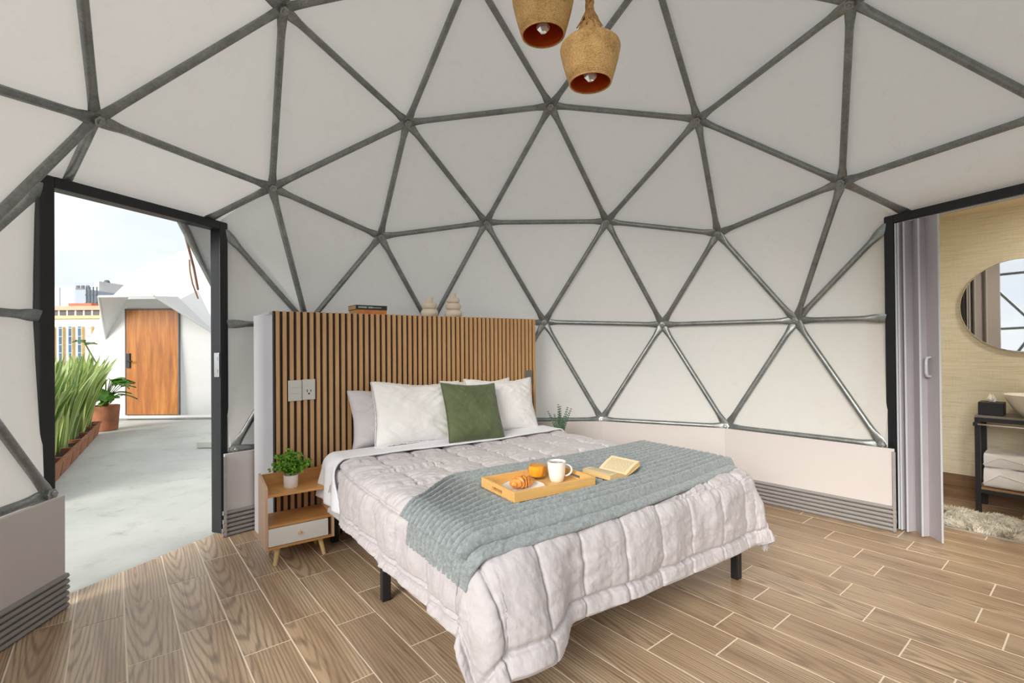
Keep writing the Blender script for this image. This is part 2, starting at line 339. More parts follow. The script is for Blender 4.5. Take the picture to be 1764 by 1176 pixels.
def emptystruct(name, label=None, loc=(0, 0, 0), rotz=0):
    o = bpy.data.objects.new(name, None); COL.objects.link(o); o.location = loc; o.rotation_euler = (0, 0, rotz); return struct(o, label)
def RZ(deg): return Matrix.Rotation(RAD(deg), 4, 'Z')

_tab = RNG.random((256, 256))
def vnoise(x, y):
    x = np.asarray(x, float); y = np.asarray(y, float); xi = np.floor(x).astype(int); yi = np.floor(y).astype(int); fx = x-xi; fy = y-yi
    fx = fx*fx*(3-2*fx); fy = fy*fy*(3-2*fy); g = lambda a, b: _tab[a % 256, b % 256]
    return (g(xi, yi)*(1-fx)+g(xi+1, yi)*fx)*(1-fy)+(g(xi, yi+1)*(1-fx)+g(xi+1, yi+1)*fx)*fy
def fbm(x, y, o=4):
    s = 0; a = .5
    for k in range(o): s = s+a*(vnoise(x*2**k+k*17.3, y*2**k+k*5.1)-.5); a *= .5
    return s
def sstep(a, b, x): t = np.clip((x-a)/(b-a), 0, 1); return t*t*(3-2*t)

# ------------------------------------------------------------------ the dome: frame, membrane, doorways
R0 = 3.0; ZC = 1.14; ZB = 0.645
th = math.atan(.5)
def sph(az, el): return Vector((math.cos(el)*math.cos(RAD(az)), math.cos(el)*math.sin(RAD(az)), math.sin(el)))
APEX = Vector((0, 0, 1)); UP = [sph(126+72*i, th) for i in range(5)]; LO = [sph(90+72*i, -th) for i in range(5)]
def dome_nodes(R=R0, zc=ZC, zb=ZB):
    faces = []
    for i in range(5):
        faces += [(APEX, UP[i], UP[(i+1) % 5]), (UP[i], UP[(i+1) % 5], LO[(i+1) % 5]), (UP[i], LO[i], LO[(i+1) % 5])]
    key = {}; pts = []; tris = []
    def nid(p):
        p = p.normalized(); k = (round(p.x, 3), round(p.y, 3), round(p.z, 3))
        if k not in key: key[k] = len(pts); pts.append(p)
        return key[k]
    for A, B, C in faces:
        g = {(i, j): nid(A*(3-i-j)/3+B*i/3+C*j/3) for i in range(4) for j in range(4-i)}
        for i in range(3):
            for j in range(3-i):
                tris.append((g[i, j], g[i+1, j], g[i, j+1]))
                if i+j < 2: tris.append((g[i+1, j], g[i+1, j+1], g[i, j+1]))
    keep = [p.z > -.25 for p in pts]
    tris = [t for t in tris if all(keep[k] for k in t)]
    out = []
    for p in pts:
        q = Vector((p.x*R, p.y*R, zc+p.z*R))
        if -.25 < p.z < -.1: q.z = zb
        out.append(q)
    return out, tris, pts
ND, TR, UN = dome_nodes()
def near(az, zu):
    return min(range(len(UN)), key=lambda k: (UN[k]-Vector((math.cos(RAD(az))*math.sqrt(1-zu*zu), math.sin(RAD(az))*math.sqrt(1-zu*zu), zu))).length)
DOORS = [162, 18]
NDOOR = [near(a, .188) for a in DOORS]
tris_in = [t for t in TR if not any(n in t for n in NDOOR)]
edges = set()
for t in tris_in:
    for a, b in ((0, 1), (1, 2), (2, 0)): edges.add(tuple(sorted((t[a], t[b]))))
used = sorted({k for t in tris_in for k in t})

frame = thing('geodesic_skeleton', 'grey galvanised steel geodesic frame of bolted tubes lining the white dome', 'frame')
_strut = {}
def strut_mesh(L):
    k = round(L, 3)
    if k in _strut: return _strut[k]
    st = [(-.034, .020, .0035), (-.016, .032, .0035), (.040, .035, .0045), (.075, .0325, .011), (.125, .0255, .0215), (.17, .0235, .0235)]
    st = st+[(L-a, w, h) for a, w, h in st[::-1]]
    n = 12; mb = MB(); vs = []; fs = []
    for z, w, h in st:
        for i in range(n):
            t = 2*PI*i/n; vs.append((w*math.cos(t), h*math.sin(t), z))
    m = len(st)
    for i in range(m-1):
        for j in range(n): fs.append((i*n+j, i*n+(j+1) % n, (i+1)*n+(j+1) % n, (i+1)*n+j))
    fs.append(tuple(range(n))[::-1]); fs.append(tuple(range((m-1)*n, m*n)))
    mb.add(vs, fs); _strut[k] = mb.mesh('strut', True, 50); return _strut[k]
def strut(a, b, radial=None, off=0.0, parent=frame):
    a = Vector(a); b = Vector(b); d = (b-a); L = d.length; d.normalize()
    rad = radial if radial is not None else ((a+b)/2-Vector((0, 0, ZC)))
    rad = (rad-d*rad.dot(d)).normalized(); x = rad.cross(d).normalized()
    mw = Matrix((x, rad, d)).transposed().to_4x4(); mw.translation = a+rad*off
    return link('strut', strut_mesh(L), 'steel', parent, mw=mw)
for i, (a, b) in enumerate(sorted(edges)): strut(ND[a], ND[b], off=((i*7) % 5-2)*.0025)
bolt = MB().lathe([(0, -.045), (.012, -.045), (.016, -.040), (.016, -.030), (.030, -.028), (.031, .012), (0, .012)], 6).mesh('hub_bolt')
for k in used:
    rad = (ND[k]-Vector((0, 0, ZC))).normalized()
    mw = rad.to_track_quat('Z', 'Y').to_matrix().to_4x4(); mw.translation = ND[k]
    link('hub_bolt', bolt, 'zinc', frame, mw=mw)

ceiling = emptystruct('ceiling', 'white fabric membrane of the dome in flat triangular panels')
window1 = emptystruct('window_1', 'clear panoramic dome window behind the bed foot')
MOFF = 0.028
def outp(p): p = Vector(p); d = (p-Vector((0, 0, ZC))); return p+d.normalized()*MOFF
def panel(ps, name='membrane_panel', m='membrane', parent=ceiling):
    ps = [Vector(p) for p in ps]; c = sum(ps, Vector())/len(ps); mb = MB()
    inn = [p.lerp(c, .0) for p in ps]
    if len(ps) == 3:   # slightly slack cloth: four by subdivision, pulled outward
        n = 4; idx = {}; vs = []
        nrm = (ps[1]-ps[0]).cross(ps[2]-ps[0]).normalized()
        if nrm.dot(c-Vector((0, 0, ZC))) < 0: nrm = -nrm
        for i in range(n+1):
            for j in range(n+1-i):
                k = n-i-j; w = (i/n)*(j/n)*(k/n)*27
                idx[i, j] = len(vs); vs.append(ps[0]*(k/n)+ps[1]*(i/n)+ps[2]*(j/n)+nrm*.012*w)
        fs = []
        for i in range(n):
            for j in range(n-i):
                fs.append((idx[i, j], idx[i+1, j], idx[i, j+1]))
                if i+j < n-1: fs.append((idx[i+1, j], idx[i+1, j+1], idx[i, j+1]))
        mb.add(vs, fs)
    else: mb.add(ps, [tuple(range(len(ps)))])
    mb.v = [tuple(Vector(p)-c) for p in mb.v]
    return build(mb, name, m, parent, True, 60, loc=c)
for t in tris_in:
    ps = [outp(ND[k]) for k in t]; c = sum((UN[k] for k in t), Vector())/3
    az = math.degrees(math.atan2(c.y, c.x)) % 360
    if 207 < az < 333 and c.z < .74: panel(ps, 'clear_pane', 'clear', window1)
    else: panel(ps)

for i_ in range(15):   # loose lower hem of the membrane, tucked behind the riser boards
    ring_ = sorted([k for k in used if abs(ND[k].z-ZB) < 1e-4], key=lambda k: math.atan2(ND[k].y, ND[k].x))
    p, q = outp(ND[ring_[i_]]), outp(ND[ring_[(i_+1) % 15]]); az = math.degrees(math.atan2((p+q).y, (p+q).x)) % 360
    if any(abs((az-d+180) % 360-180) < 8 for d in DOORS): continue
    panel([p, q, q-Vector((0, 0, .16)), p-Vector((0, 0, .16))], 'membrane_hem')
# doorway dormers
DN, DT, DH = 3.0, .578, 2.415
def dormer(az, idx, label):
    n = Vector((math.cos(RAD(az)), math.sin(RAD(az)), 0)); t = Vector((-n.y, n.x, 0))
    P = lambda tt, z, nn=DN: n*nn+t*tt+Vector((0, 0, z))
    nb = {}
    for s in (-1, 1):
        cand = [k for k in used if abs((ND[k]@n) - 0) > 0] if False else used
        # neighbours of the removed node on the two sides
        Mn = min(used, key=lambda k: (ND[k]-(n*2.50+t*s*.61+Vector((0, 0, 2.685)))).length)
        A = min(used, key=lambda k: (ND[k]-(n*2.70+t*s*1.21+Vector((0, 0, 1.656)))).length)
        B = min(used, key=lambda k: (ND[k]-(n*2.89+t*s*.61+Vector((0, 0, ZB)))).length)
        nb[s] = (ND[Mn], ND[A], ND[B])
    fr = thing('door_frame', label, 'door frame', tuple(n*DN), RAD(az+90), group='black door frames of the dome')
    # local x = along -t ... rotation az+90: x -> t direction
    w = .073
    for s in (-1, 1): build(MB().box((s*DT, 0, 1.225), (w, .10, 2.45), bev=.006), 'door_post', 'black', fr)
    build(MB().box((0, 0, DH+.003), (2*DT-w, .10, .066), bev=.006), 'door_header', 'black', fr)
    build(MB().box((0, -.062, DH+.02), (2*DT-w, .03, .05)), 'drip_trim', 'foldedge', fr)
    H = {s: P(s*DT, 2.46, DN-.03) for s in (-1, 1)}
    for s in (-1, 1):
        m_, a_, b_ = nb[s]; post = P(s*(DT+.02), 2.40, DN-.02)
        strut(m_, P(s*.46, 2.44, DN)); strut(P(s*(DT+.03), 2.36, DN-.05), a_); strut(P(s*(DT+.04), a_.z-.01, DN-.05), a_)
        o = lambda p: outp(p)
        panel([o(m_), H[s]+n*.03, o(a_)]); panel([H[s]+n*.03, P(s*DT, a_.z, DN+.03), o(a_)])
        panel([P(s*DT, a_.z, DN+.03), P(s*DT, ZB-.05, DN+.03), o(b_)]); panel([P(s*DT, a_.z, DN+.03), o(b_), o(a_)])
    panel([outp(nb[1][0]), outp(nb[-1][0]), H[-1]+n*.03]); panel([outp(nb[1][0]), H[-1]+n*.03, H[1]+n*.03])
    return n, t, P, fr
nL, tL, PL_, frL = dormer(162, 1, 'black metal door frame opening onto the terrace')
nR, tR, PR_, frR = dormer(18, 2, 'black metal door frame opening onto the washroom')
# strike plate on the terrace door frame
sp = build(MB().box((-.537, .02, 1.32), (.012, .05, .19), bev=.004).box((-.530, .02, 1.37), (.006, .03, .03)).box((-.530, .02, 1.27), (.006, .03, .03)), 'strike_plate', 'chrome', frL)

# ------------------------------------------------------------------ riser wall with ribbed skirting
base_ring = sorted([k for k in used if abs(ND[k].z-ZB) < 1e-4], key=lambda k: math.atan2(ND[k].y, ND[k].x))
ribn = 6
wi = 0
SIDES = {90: 'back', 114: 'back_left', 138: 'left_of_headboard', 186: 'terrace_side', 210: 'far_left', 66: 'back_right', 42: 'right', 354: 'washroom_side', 330: 'far_right', 234: 'rear_left', 258: 'rear', 282: 'rear_middle', 306: 'rear_right'}
for i, k in enumerate(base_ring):
    k2 = base_ring[(i+1) % len(base_ring)]; a = ND[k]; b = ND[k2]; mid = (a+b)/2; az = math.degrees(math.atan2(mid.y, mid.x)) % 360
    if any(abs((az-d+180) % 360-180) < 8 for d in DOORS): continue
    f = .975; a2 = Vector((a.x*f, a.y*f, 0)); b2 = Vector((b.x*f, b.y*f, 0)); d = (b2-a2).normalized(); eA = {42: .10, 186: .03}; eB = {138: .10, 354: .03}
    a2 = a2-d*eA.get(int(round(az)), 0); b2 = b2+d*eB.get(int(round(az)), 0); d = b2-a2; L = d.length; rot = math.atan2(d.y, d.x); c = (a2+b2)/2
    side = SIDES.get(int(round(az/24)*24-6) if False else min(SIDES, key=lambda q: abs((q-az+180) % 360-180)))
    wname = 'wall_'+side
    while wname in bpy.data.objects: wname += '_low'
    wl_ = emptystruct(wname, 'pale grey board riser with dark ribbed skirting below the dome', c, rot)
    build(MB().box((0, -.012, .4125), (L+.004, .024, .445), bev=.003), 'riser_board', 'riser', wl_)
    build(MB().box((0, -.02, .10), (L, .02, .19)), 'skirting_backing', 'rib', wl_)
    for r in range(ribn):
        mb = MB(); z = .018+r*.033
        jl = (random.random()-.5)*.02; x0 = -L/2-.012+jl*.3; x1 = L/2+.012+jl
        prof = [(.0, -.015), (.018, -.013), (.026, -.002), (.018, .012), (.0, .015)]
        vs = []; fs = []
        for x in (x0, x1):
            for py, pz in prof: vs.append((x, py-.008, z+pz))
        n5 = len(prof)
        for q in range(n5): fs.append((q, (q+1) % n5, n5+(q+1) % n5, n5+q))
        fs += [tuple(range(n5))[::-1], tuple(range(n5, 2*n5))]
        build(mb.add(vs, fs), 'rib', 'rib', wl_)

for az_, n_, t_ in ((162, nL, tL), (18, nR, tR)):
    for s in (-1, 1):
        back = (az_ == 162 and s < 0) or (az_ == 18 and s > 0); nb_az = (138 if s < 0 else 186) if az_ == 162 else (42 if s > 0 else 354); far = (n_*2.893+t_*s*.605)*.975; other = Vector((math.cos(RAD(nb_az+(-12 if nb_az in (138, 354) else 12))), math.sin(RAD(nb_az+(-12 if nb_az in (138, 354) else 12))), 0))*2.95; e0 = far+(far-other).normalized()*(.10 if back else .03); e1 = n_*(DN-.045)+t_*s*(DT+.01); d = e1-e0
        if not back: continue
        o = emptystruct('trim_1', 'grey riser return beside the door frame', (e0+e1)/2, math.atan2(d.y, d.x))
        build(MB().box((0, 0, .31), (d.length+.02, .02, .61)), 'return_board', 'rib', o)
# ------------------------------------------------------------------ floor tiles
ANG_T = 39.3
s_ = Vector((math.cos(RAD(ANG_T)), math.sin(RAD(ANG_T)), 0)); l_ = Vector((s_.y, -s_.x, 0))
PS, PLN, S0 = .2135, .668, .175
JOINT = {-11: .107, -10: .234, -9: .121, -8: .638, -7: .386, -6: .221, -5: .411, 0: .234, 1: .463, 2: .337, 3: .54, 4: .34, 5: .14, 6: .638, 7: .515, 8: .022, 9: .52, 10: .272, 11: .046}
def clip(poly, nx, ny, d):
    out = []
    for i in range(len(poly)):
        p, q = poly[i], poly[(i+1) % len(poly)]; a = nx*p[0]+ny*p[1]-d; b = nx*q[0]+ny*q[1]-d
        if a <= 0: out.append(p)
        if (a < 0) != (b < 0) and abs(a-b) > 1e-12:
            t = a/(a-b); out.append((p[0]+(q[0]-p[0])*t, p[1]+(q[1]-p[1])*t))
    return out
domepoly = [(math.cos(RAD(18+24*i)), math.sin(RAD(18+24*i)), 3.0) for i in range(15)]
bn = (nR.x, nR.y)
bathpoly = [(-bn[0], -bn[1], -3.0), (s_.x, s_.y, 4.30), (l_.x, l_.y, 2.6), (-l_.x, -l_.y, -.42)]
def clipall(poly, planes):
    for pl in planes:
        poly = clip(poly, *pl)
        if len(poly) < 3: return []
    return poly
floor = emptystruct('floor', 'wood-look plank tile floor with pale grout')
bfloor = emptystruct('floor_washroom', 'wood-look plank tile floor of the washroom')
fp = []
for i in range(15):
    az = 18+12+24*i; r = 3.0/math.cos(RAD(12)); fp.append((r*math.cos(RAD(az)), r*math.sin(RAD(az))))
build(MB().prism(fp, -.12, -.0006), 'grout_bed', 'grout', floor)
cb = [nR*3.0+tR*.75, nR*3.0-tR*1.5]
def sl(s, l): return s_*s+l_*l
bp = clipall([(sl(2, -1).x, sl(2, -1).y), (sl(2, 3).x, sl(2, 3).y), (sl(5, 3).x, sl(5, 3).y), (sl(5, -1).x, sl(5, -1).y)], bathpoly)
def ccw(p): return p if sum(p[i][0]*p[(i+1) % len(p)][1]-p[(i+1) % len(p)][0]*p[i][1] for i in range(len(p))) > 0 else p[::-1]
build(MB().prism(ccw(bp), -.12, -.0006), 'grout_bed', 'grout', bfloor)
g2 = .0038
tl, tw = PLN/2-g2, PS/2-g2
full_tile = MB().box((0, 0, -.004), (2*tl, 2*tw, .010)).mesh('tile')
tile_rot = math.atan2(l_.y, l_.x)
ex = l_; ey = Vector((-l_.y, l_.x, 0))   # local axes of a tile
for r in range(-16, 22):
    j0 = JOINT.get(r, random.random()*PLN); sm = S0+(r+.5)*PS
    for q in range(-7, 8):
        lm = j0+(q+.5)*PLN; c = s_*sm+l_*lm
        if c.length > 5.4: continue
        corners = [(c+ex*a*tl+ey*b*tw) for a, b in ((-1, -1), (1, -1), (1, 1), (-1, 1))]
        poly = [(p.x, p.y) for p in corners]
        for planes, par in ((domepoly, floor), (bathpoly, bfloor)):
            cp = clipall(poly, planes)
            if len(cp) < 3: continue
            A = abs(sum(cp[i][0]*cp[(i+1) % len(cp)][1]-cp[(i+1) % len(cp)][0]*cp[i][1] for i in range(len(cp))))/2
            if A < 2e-4: continue
            dz = (random.random()-.5)*.0012; mw = Matrix.Translation(c+Vector((0, 0, dz))) @ Matrix.Rotation(tile_rot, 4, 'Z')
            if A > 4*tl*tw*.999: link('tile', full_tile, 'tile', par, mw=mw)
            else:
                loc = [((Vector((x, y, 0))-c).dot(ex), (Vector((x, y, 0))-c).dot(ey)) for x, y in cp]
                link('tile', MB().prism(ccw(loc), -.009, .001).mesh('tile'), 'tile', par, mw=mw)

# ------------------------------------------------------------------ headboard wall
HB = Vector((-1.737, 1.387, 0)); HANG = 37.2
hb = thing('headboard', 'tall oak-slatted headboard wall with pale curved side behind the bed', 'headboard', HB, RAD(HANG))
H0, H1, HH = -.42, 2.035, 1.718
nsl = 52; per = (H1-H0)/nsl
build(MB().box(((H0+H1)/2, .012, HH/2), (H1-H0, .02, HH-.004)), 'slat_backing', 'slatback', hb)
slm = MB().box((0, 0, HH/2), (.0265, .022, HH), bev=.0015).mesh('slat')
for i in range(nsl): link('slat', slm, 'slatwood', hb, loc=(H0+per*(i+.42), -.009, 0))
build(MB().box((H0-.004, .003, HH/2), (.006, .045, HH)), 'edge_trim', 'slatback', hb)
# curved side sheet and top ledge
mb = MB(); prof = []
for k in range(13):
    t = k/12; prof.append((H0-.008-.03*math.sin(t*PI*.5)-.035*max(0, t-.6), .024+.47*t))
vs = [(x, y, 0) for x, y in prof]+[(x, y, HH-.012) for x, y in prof]+[(x+.012, y, 0) for x, y in prof]+[(x+.012, y, HH-.012) for x, y in prof]
n = len(prof); fs = []
for i in range(n-1): fs += [(i, i+n, i+n+1, i+1), (2*n+i, 2*n+i+1, 3*n+i+1, 3*n+i), (n+i, 3*n+i, 3*n+i+1, n+i+1)]
fs += [(0, 2*n, 3*n, n), (n-1, 2*n-1, 4*n-1, 3*n-1)]
build(mb.add(vs, fs), 'side_sheet', 'panelwhite', hb, True, 50)
build(MB().prism([(H0-.03, .022), (H1, .022), (H1, .17), (.9, .62), (H0-.02, .49)], HH-.022, HH-.004), 'top_ledge', 'panelwhite', hb)
build(MB().prism([(H1-.02, .022), (H1, .022), (H1, .17), (H1-.02, .17)], 0, HH-.022), 'end_panel', 'panelwhite', hb)
# wall plates
def plate(nm, label, x, z, w, h, m, kind):
    p = thing(nm, label, 'wall plate' if kind != 'switch' else 'light switch', (HB+Matrix.Rotation(RAD(HANG), 3, 'Z') @ Vector((x, -.02, z-h/2))), RAD(HANG))
    build(MB().box((0, -.006, h/2), (w, .012, h), bev=.003), 'faceplate', m, p)
    if kind == 'switch':
        for q in range(3): build(MB().box((0, -.0135, h*(.2+.3*q)), (w*.86, .004, h*.27), bev=.0012), 'rocker', m, p)
    elif kind == 'outlet':
        build(MB().box((0, -.0128, h*.36), (w*.8, .003, h*.58), bev=.001), 'socket_insert', m, p)
        build(MB().box((0, -.0128, h*.82), (w*.8, .003, h*.26), bev=.001), 'blank_insert', m, p)
        build(MB().box((-.013, -.0146, h*.44), (.005, .002, .02)).box((.013, -.0146, h*.44), (.005, .002, .016)), 'slot', 'dark', p)
        build(MB().tube([(0, -.0135, h*.30), (0, -.0156, h*.30)], .0065, 10), 'ground_hole', 'dark', p)
    else: build(MB().box((0, -.0135, h*.5), (w*.6, .004, h*.7), bev=.001), 'insert', m, p)
plate('light_switch', 'white triple rocker switch plate on the slats above the nightstand', -.287, 1.135, .094, .152, 'plate', 'switch')
plate('power_outlet', 'white three-pin power outlet plate on the slats beside the switch', -.190, 1.138, .092, .152, 'plate', 'outlet')
plate('wall_plate', 'grey plate on the slats above the white pillow by the headboard end', 1.92, 1.13, .096, .14, 'plategrey', 'plain')

def hbp(x, y, z=HH-.004): return HB+Matrix.Rotation(RAD(HANG), 3, 'Z') @ Vector((x, y, z))
def closed_book(name, label, loc, rz, w, d, h, cover, group=None, print_=False):
    t = thing(name, label, 'book', loc, rz, group)
    build(MB().box((.0, 0, h/2), (w-.006, d-.006, h-.007)), 'page_block', 'pageold', t)
    for z in (.0018, h-.0018): build(MB().box((0, 0, z), (w, d, .0034), bev=.001), 'cover', cover, t)
    s = build(MB().box((0, -d/2, h/2), (w, .004, h), bev=.0012), 'spine', cover, t)
    if print_:
        mb = MB(); x = -w*.42
        for q, (ww, gap) in enumerate([(.0085, .0018)]*7+[(.0, .010)]+[(.0085, .0018)]*4):
            if ww: mb.box((x+ww/2, -d/2-.0026, h*.52), (ww, .0008, h*.36))
            x += ww+gap
        mb.box((w*.18, -d/2-.0026, h*.5), (w*.26, .0008, h*.14))
        build(mb, 'spine_print', 'letter', s)
    return t
closed_book('book', 'orange-spined paperback at the bottom of the pair on the headboard', hbp(.325, .13), RAD(HANG), .255, .19, .040, 'cover_orange')
closed_book('book', 'dark green book lying on the orange paperback on the headboard', hbp(.325, .135, HH+.037), RAD(HANG), .265, .19, .037, 'cover_green', print_=True)
def bubble_vase(label, loc, tiers, neck):
    t = thing('vase', label, 'vase', loc, group='beige bubble vases on the headboard'); prof = [(0, 0)]; z = 0
    for R_, h in tiers:
        for k in range(9):
            a = -PI/2+PI*k/8; prof.append((R_*.58+R_*.42*math.cos(a), z+h/2+h/2*math.sin(a)))
        z += h*.98
    nr, nh = neck; prof += [(nr*1.05, z), (nr, z+.006), (nr, z+nh), (nr*.8, z+nh), (nr*.75, z+nh-.02), (0, z+nh-.02)]
    build(MB().lathe(prof, 36), 'vase_body', 'vase', t, True, 60)
bubble_vase('short beige ceramic vase of two bulging tiers on the headboard', hbp(.885, .10), [(.078, .074), (.068, .062)], (.031, .045))
bubble_vase('taller beige ceramic vase of three bulging tiers on the headboard', hbp(1.13, .10), [(.084, .074), (.074, .064), (.062, .050)], (.027, .045))

# ------------------------------------------------------------------ bed
BANG = 35.5; BM = RZ(BANG)          # local x = across the bed, local y = towards the headboard (-v)
U0, U1, VF, VH = -.70, 1.26, .15, -2.05      # edges in bed coordinates (v grows to the foot)
bw = lambda uu, vv, z=0: (BM @ Vector((uu, -vv, z)))
bed = thing('bed_frame', 'black metal platform bed frame under the quilted bed', 'bed', bw((U0+U1)/2, (VF+VH)/2), RAD(BANG))
cx = (U1+U0)/2; cy = -(VF+VH)/2
for x in (-.935, .935):
    build(MB().box((x, 0, .285), (.04, 2.16, .05), bev=.004), 'side_rail', 'blackmetal', bed)
for y in (-1.06, 1.06): build(MB().box((0, y, .285), (1.87, .04, .05), bev=.004), 'end_rail', 'blackmetal', bed)
for y in np.linspace(-.95, .95, 12): build(MB().box((0, y, .312), (1.86, .06, .012)), 'slat', 'blackmetal', bed)
for x in (-.925, .935):
    for y in (-1.04, .0, 1.04): build(MB().box((x, y+.015, .13), (.05, .045, .26), bev=.004), 'leg', 'blackmetal', bed)
mt = MB(); mt.box((cx, cy, .475), (U1-U0-.05, VF-VH-.04, .30), bev=.07)
tag(build(mt, 'mattress', 'mattress', smooth=True, mw=BM, base=True), 'pale lilac sheeted mattress showing at the corner beside the nightstand', 'mattress')

TOP = .655; RE = .085
def roll_over(x, lo, hi, Rr=RE, tilt=.06):
    """arc-length coordinate -> (position, drop) over two edges"""
    x = np.asarray(x, float); pos = x.copy(); dr = np.zeros_like(x)
    q = PI/2*Rr
    for s, e in ((1, hi), (-1, lo)):
        d = (x-e)*s; m = d > 0
        a = np.clip(d, 0, q)/Rr
        pp = Rr*np.sin(a); zz = Rr*(1-np.cos(a)); ex_ = np.clip(d-q, 0, None)
        pp = pp+ex_*tilt; zz = zz+ex_*math.sqrt(1-tilt*tilt)
        pos = np.where(m, e+s*pp, pos); dr = np.where(m, zz, dr)
    return pos, dr
def drape(a, b, lo=U0+RE*.6, hi=U1-RE*.6, bl=None, bh=VF-RE*.6, flare=.30):
    """duvet sheet coordinates (a across, b along) -> bed coords u, v, drop; soft cone at the corners"""
    pa, da = roll_over(a, lo, hi); pb, db = roll_over(b, -99, bh)
    u = pa.copy(); v = pb.copy(); z = da+db
    for s, e in ((1, hi), (-1, lo)):
        p = (a-e)*s; q = b-bh; m = (p > 0) & (q > 0)
        r = np.hypot(p, q); ph = np.arctan2(q, p)
        rr, dd = roll_over(e*0+r, -99, 0.0)
        ex_ = np.clip(r-.10, 0, None); fold = np.sin(2*ph)**1.0
        rnd_ = 1-(.20 if s > 0 else -.06)*fold**2; rr = rr*rnd_; dd = dd*rnd_
        wob = flare*fold+.14*np.sin(ph*6+.6)*fold
        out = rr+ex_*wob*.75; dd = dd*np.sqrt(np.clip(1-(wob*.75)**2, .3, 1))
        u = np.where(m, e+s*out*np.cos(ph), u); v = np.where(m, bh+out*np.sin(ph), v); z = np.where(m, dd, z)
    return u, v, z
def grid_normals(P):
    du = np.gradient(P, axis=0); dv = np.gradient(P, axis=1); n = np.cross(du, dv); n /= np.linalg.norm(n, axis=2, keepdims=True)+1e-9
    return n
def bedgrid(u, v, z): return np.stack([u, -v, z], 2)

def duvet_mesh():
    OL, OR, OF = .385, .46, .44
    A = np.linspace(U0-OL+.05, U1+OR-.05, 560); Bv = np.linspace(-1.66, VF+OF-.05, 480)
    a, b = np.meshgrid(A, Bv, indexing='ij')
    # uneven hem and slightly crooked lie
    a2 = a+.015*np.sin(b*2.3+.5); b2 = b+.02*np.sin(a*1.9)
    u, v, dz = drape(a2, b2)
    g = (1-sstep(.24, .46, a2-U0))*sstep(0, .06, b2-(VF-RE)); ext = np.clip(b2-VF, 0, None)
    v = v+g*ext*.32*sstep(-.3, .15, a2-U0); dz = dz+g*ext*.12
    P = bedgrid(u, v, TOP-dz); N = grid_normals(P)
    if N[280, 180, 2] < 0: N = -N
    cu, cv = .262, .330
    x = (a-U0+.02)/cu; y = (b-VF+.015)/cv
    sx = np.abs(np.sin(PI*x)); sy = np.abs(np.sin(PI*y))
    puff = (np.clip(sx, 0, 1)**.38*np.clip(sy, 0, 1)**.38)
    dsx = np.abs(x-np.round(x))*cu; dsy = np.abs(y-np.round(y))*cv
    gath = np.exp(-dsy/.045)*fbm(a*26, b*3.0, 3)+np.exp(-dsx/.045)*fbm(b*26+9, a*3.0, 3)
    leftw = np.exp(-np.clip(a-U0, 0, None)/.45)*(b < -.45)
    crease = fbm(a*2.2+b*1.0, b*19-a*5, 4)*(.40+1.5*leftw)
    side = sstep(0, .10, np.maximum(np.maximum(U0+.05-a, a-U1+.05), b-VF+.05))
    gath = gath*(1-.55*side)
    hang = fbm(np.where(b > VF, a, b)*9, np.where(b > VF, b, a)*1.5, 4)*side
    soft = fbm(a*3.1+3, b*3.1, 3)
    h = .026*puff+.046*gath+.040*crease*(1-.6*side)+.022*hang+.014*soft
    fold = side*.012*np.sin(np.where(b > VF, a*9.0, b*8.0)+2.0*soft*4)
    h = h+fold-.012*np.exp(-(dsx/.006)**2)-.012*np.exp(-(dsy/.006)**2)
    h = h+.010*fbm(a*9+b*21, b*9-a*15, 3)+.007*fbm((a-b)*46, (a+b)*10, 2)
    # stitched border near the hem
    edge = np.minimum(np.minimum(a-A[0], A[-1]-a), np.minimum(Bv[-1]-b, b-Bv[0]+.3))
    h = h-.012*np.exp(-((edge-.085)/.008)**2)
    cor = sstep(.0, .12, a-U1)*sstep(.0, .12, b-VF)
    h = h*np.clip(edge/.012, .25, 1)*(1-.6*cor)
    P = P+N*h[:, :, None]
    # underside, joined all round
    Q = P-N*np.clip(.022+.5*h, .012, None)[:, :, None]
    mb = MB(); nu, nv = P.shape[:2]
    mb.grid(P); off = len(mb.v); Q2 = Q[::3, ::3]; n2u, n2v = Q2.shape[:2]
    mb.grid(Q2); mb.f = mb.f[:(nu-1)*(nv-1)]+[f[::-1] for f in mb.f[(nu-1)*(nv-1):]]
    return mb
dv = build(duvet_mesh(), 'quilt', 'duvet', smooth=True, auto=None, mw=BM, base=True)
tag(dv, 'pale grey box-stitched quilt draped over the bed', 'quilt')

def strip_mesh(a0, a1, b0f, b1f, na, nb, lift, hfun, thick=.01, base=TOP):
    A = np.linspace(a0, a1, na); T = np.linspace(0, 1, nb); a, t = np.meshgrid(A, T, indexing='ij')
    b = b0f(a)*(1-t)+b1f(a)*t
    u, v, dz = drape(a, b, U0+RE*.6-lift*.7, U1-RE*.6+lift*.7, None, VF-RE*.6+lift*.7, .15)
    P = bedgrid(u, v, base+lift-dz); N = grid_normals(P)
    N = np.where((N[:, :, 2:3] < -.02), -N, N)
    if N[na//2, nb//2, 2] < 0: N = -N
    P = P+N*hfun(a, b, t)[:, :, None]
    Q = P-N*thick
    rim = lambda i: None
    strip_mesh.last = (P, N)
    mb = MB(); mb.grid(P); k = len(mb.v); mb.grid(Q)
    nf = (na-1)*(nb-1); mb.f = mb.f[:nf]+[f[::-1] for f in mb.f[nf:]]
    for i in range(na-1):
        mb.f.append((i*nb, k+i*nb, k+(i+1)*nb, (i+1)*nb)); j = nb-1; mb.f.append((i*nb+j, (i+1)*nb+j, k+(i+1)*nb+j, k+i*nb+j))
    for j in range(nb-1):
        mb.f.append((j, j+1, k+j+1, k+j)); i = (na-1)*nb; mb.f.append((i+j, k+i+j, k+i+j+1, i+j+1))
    return mb
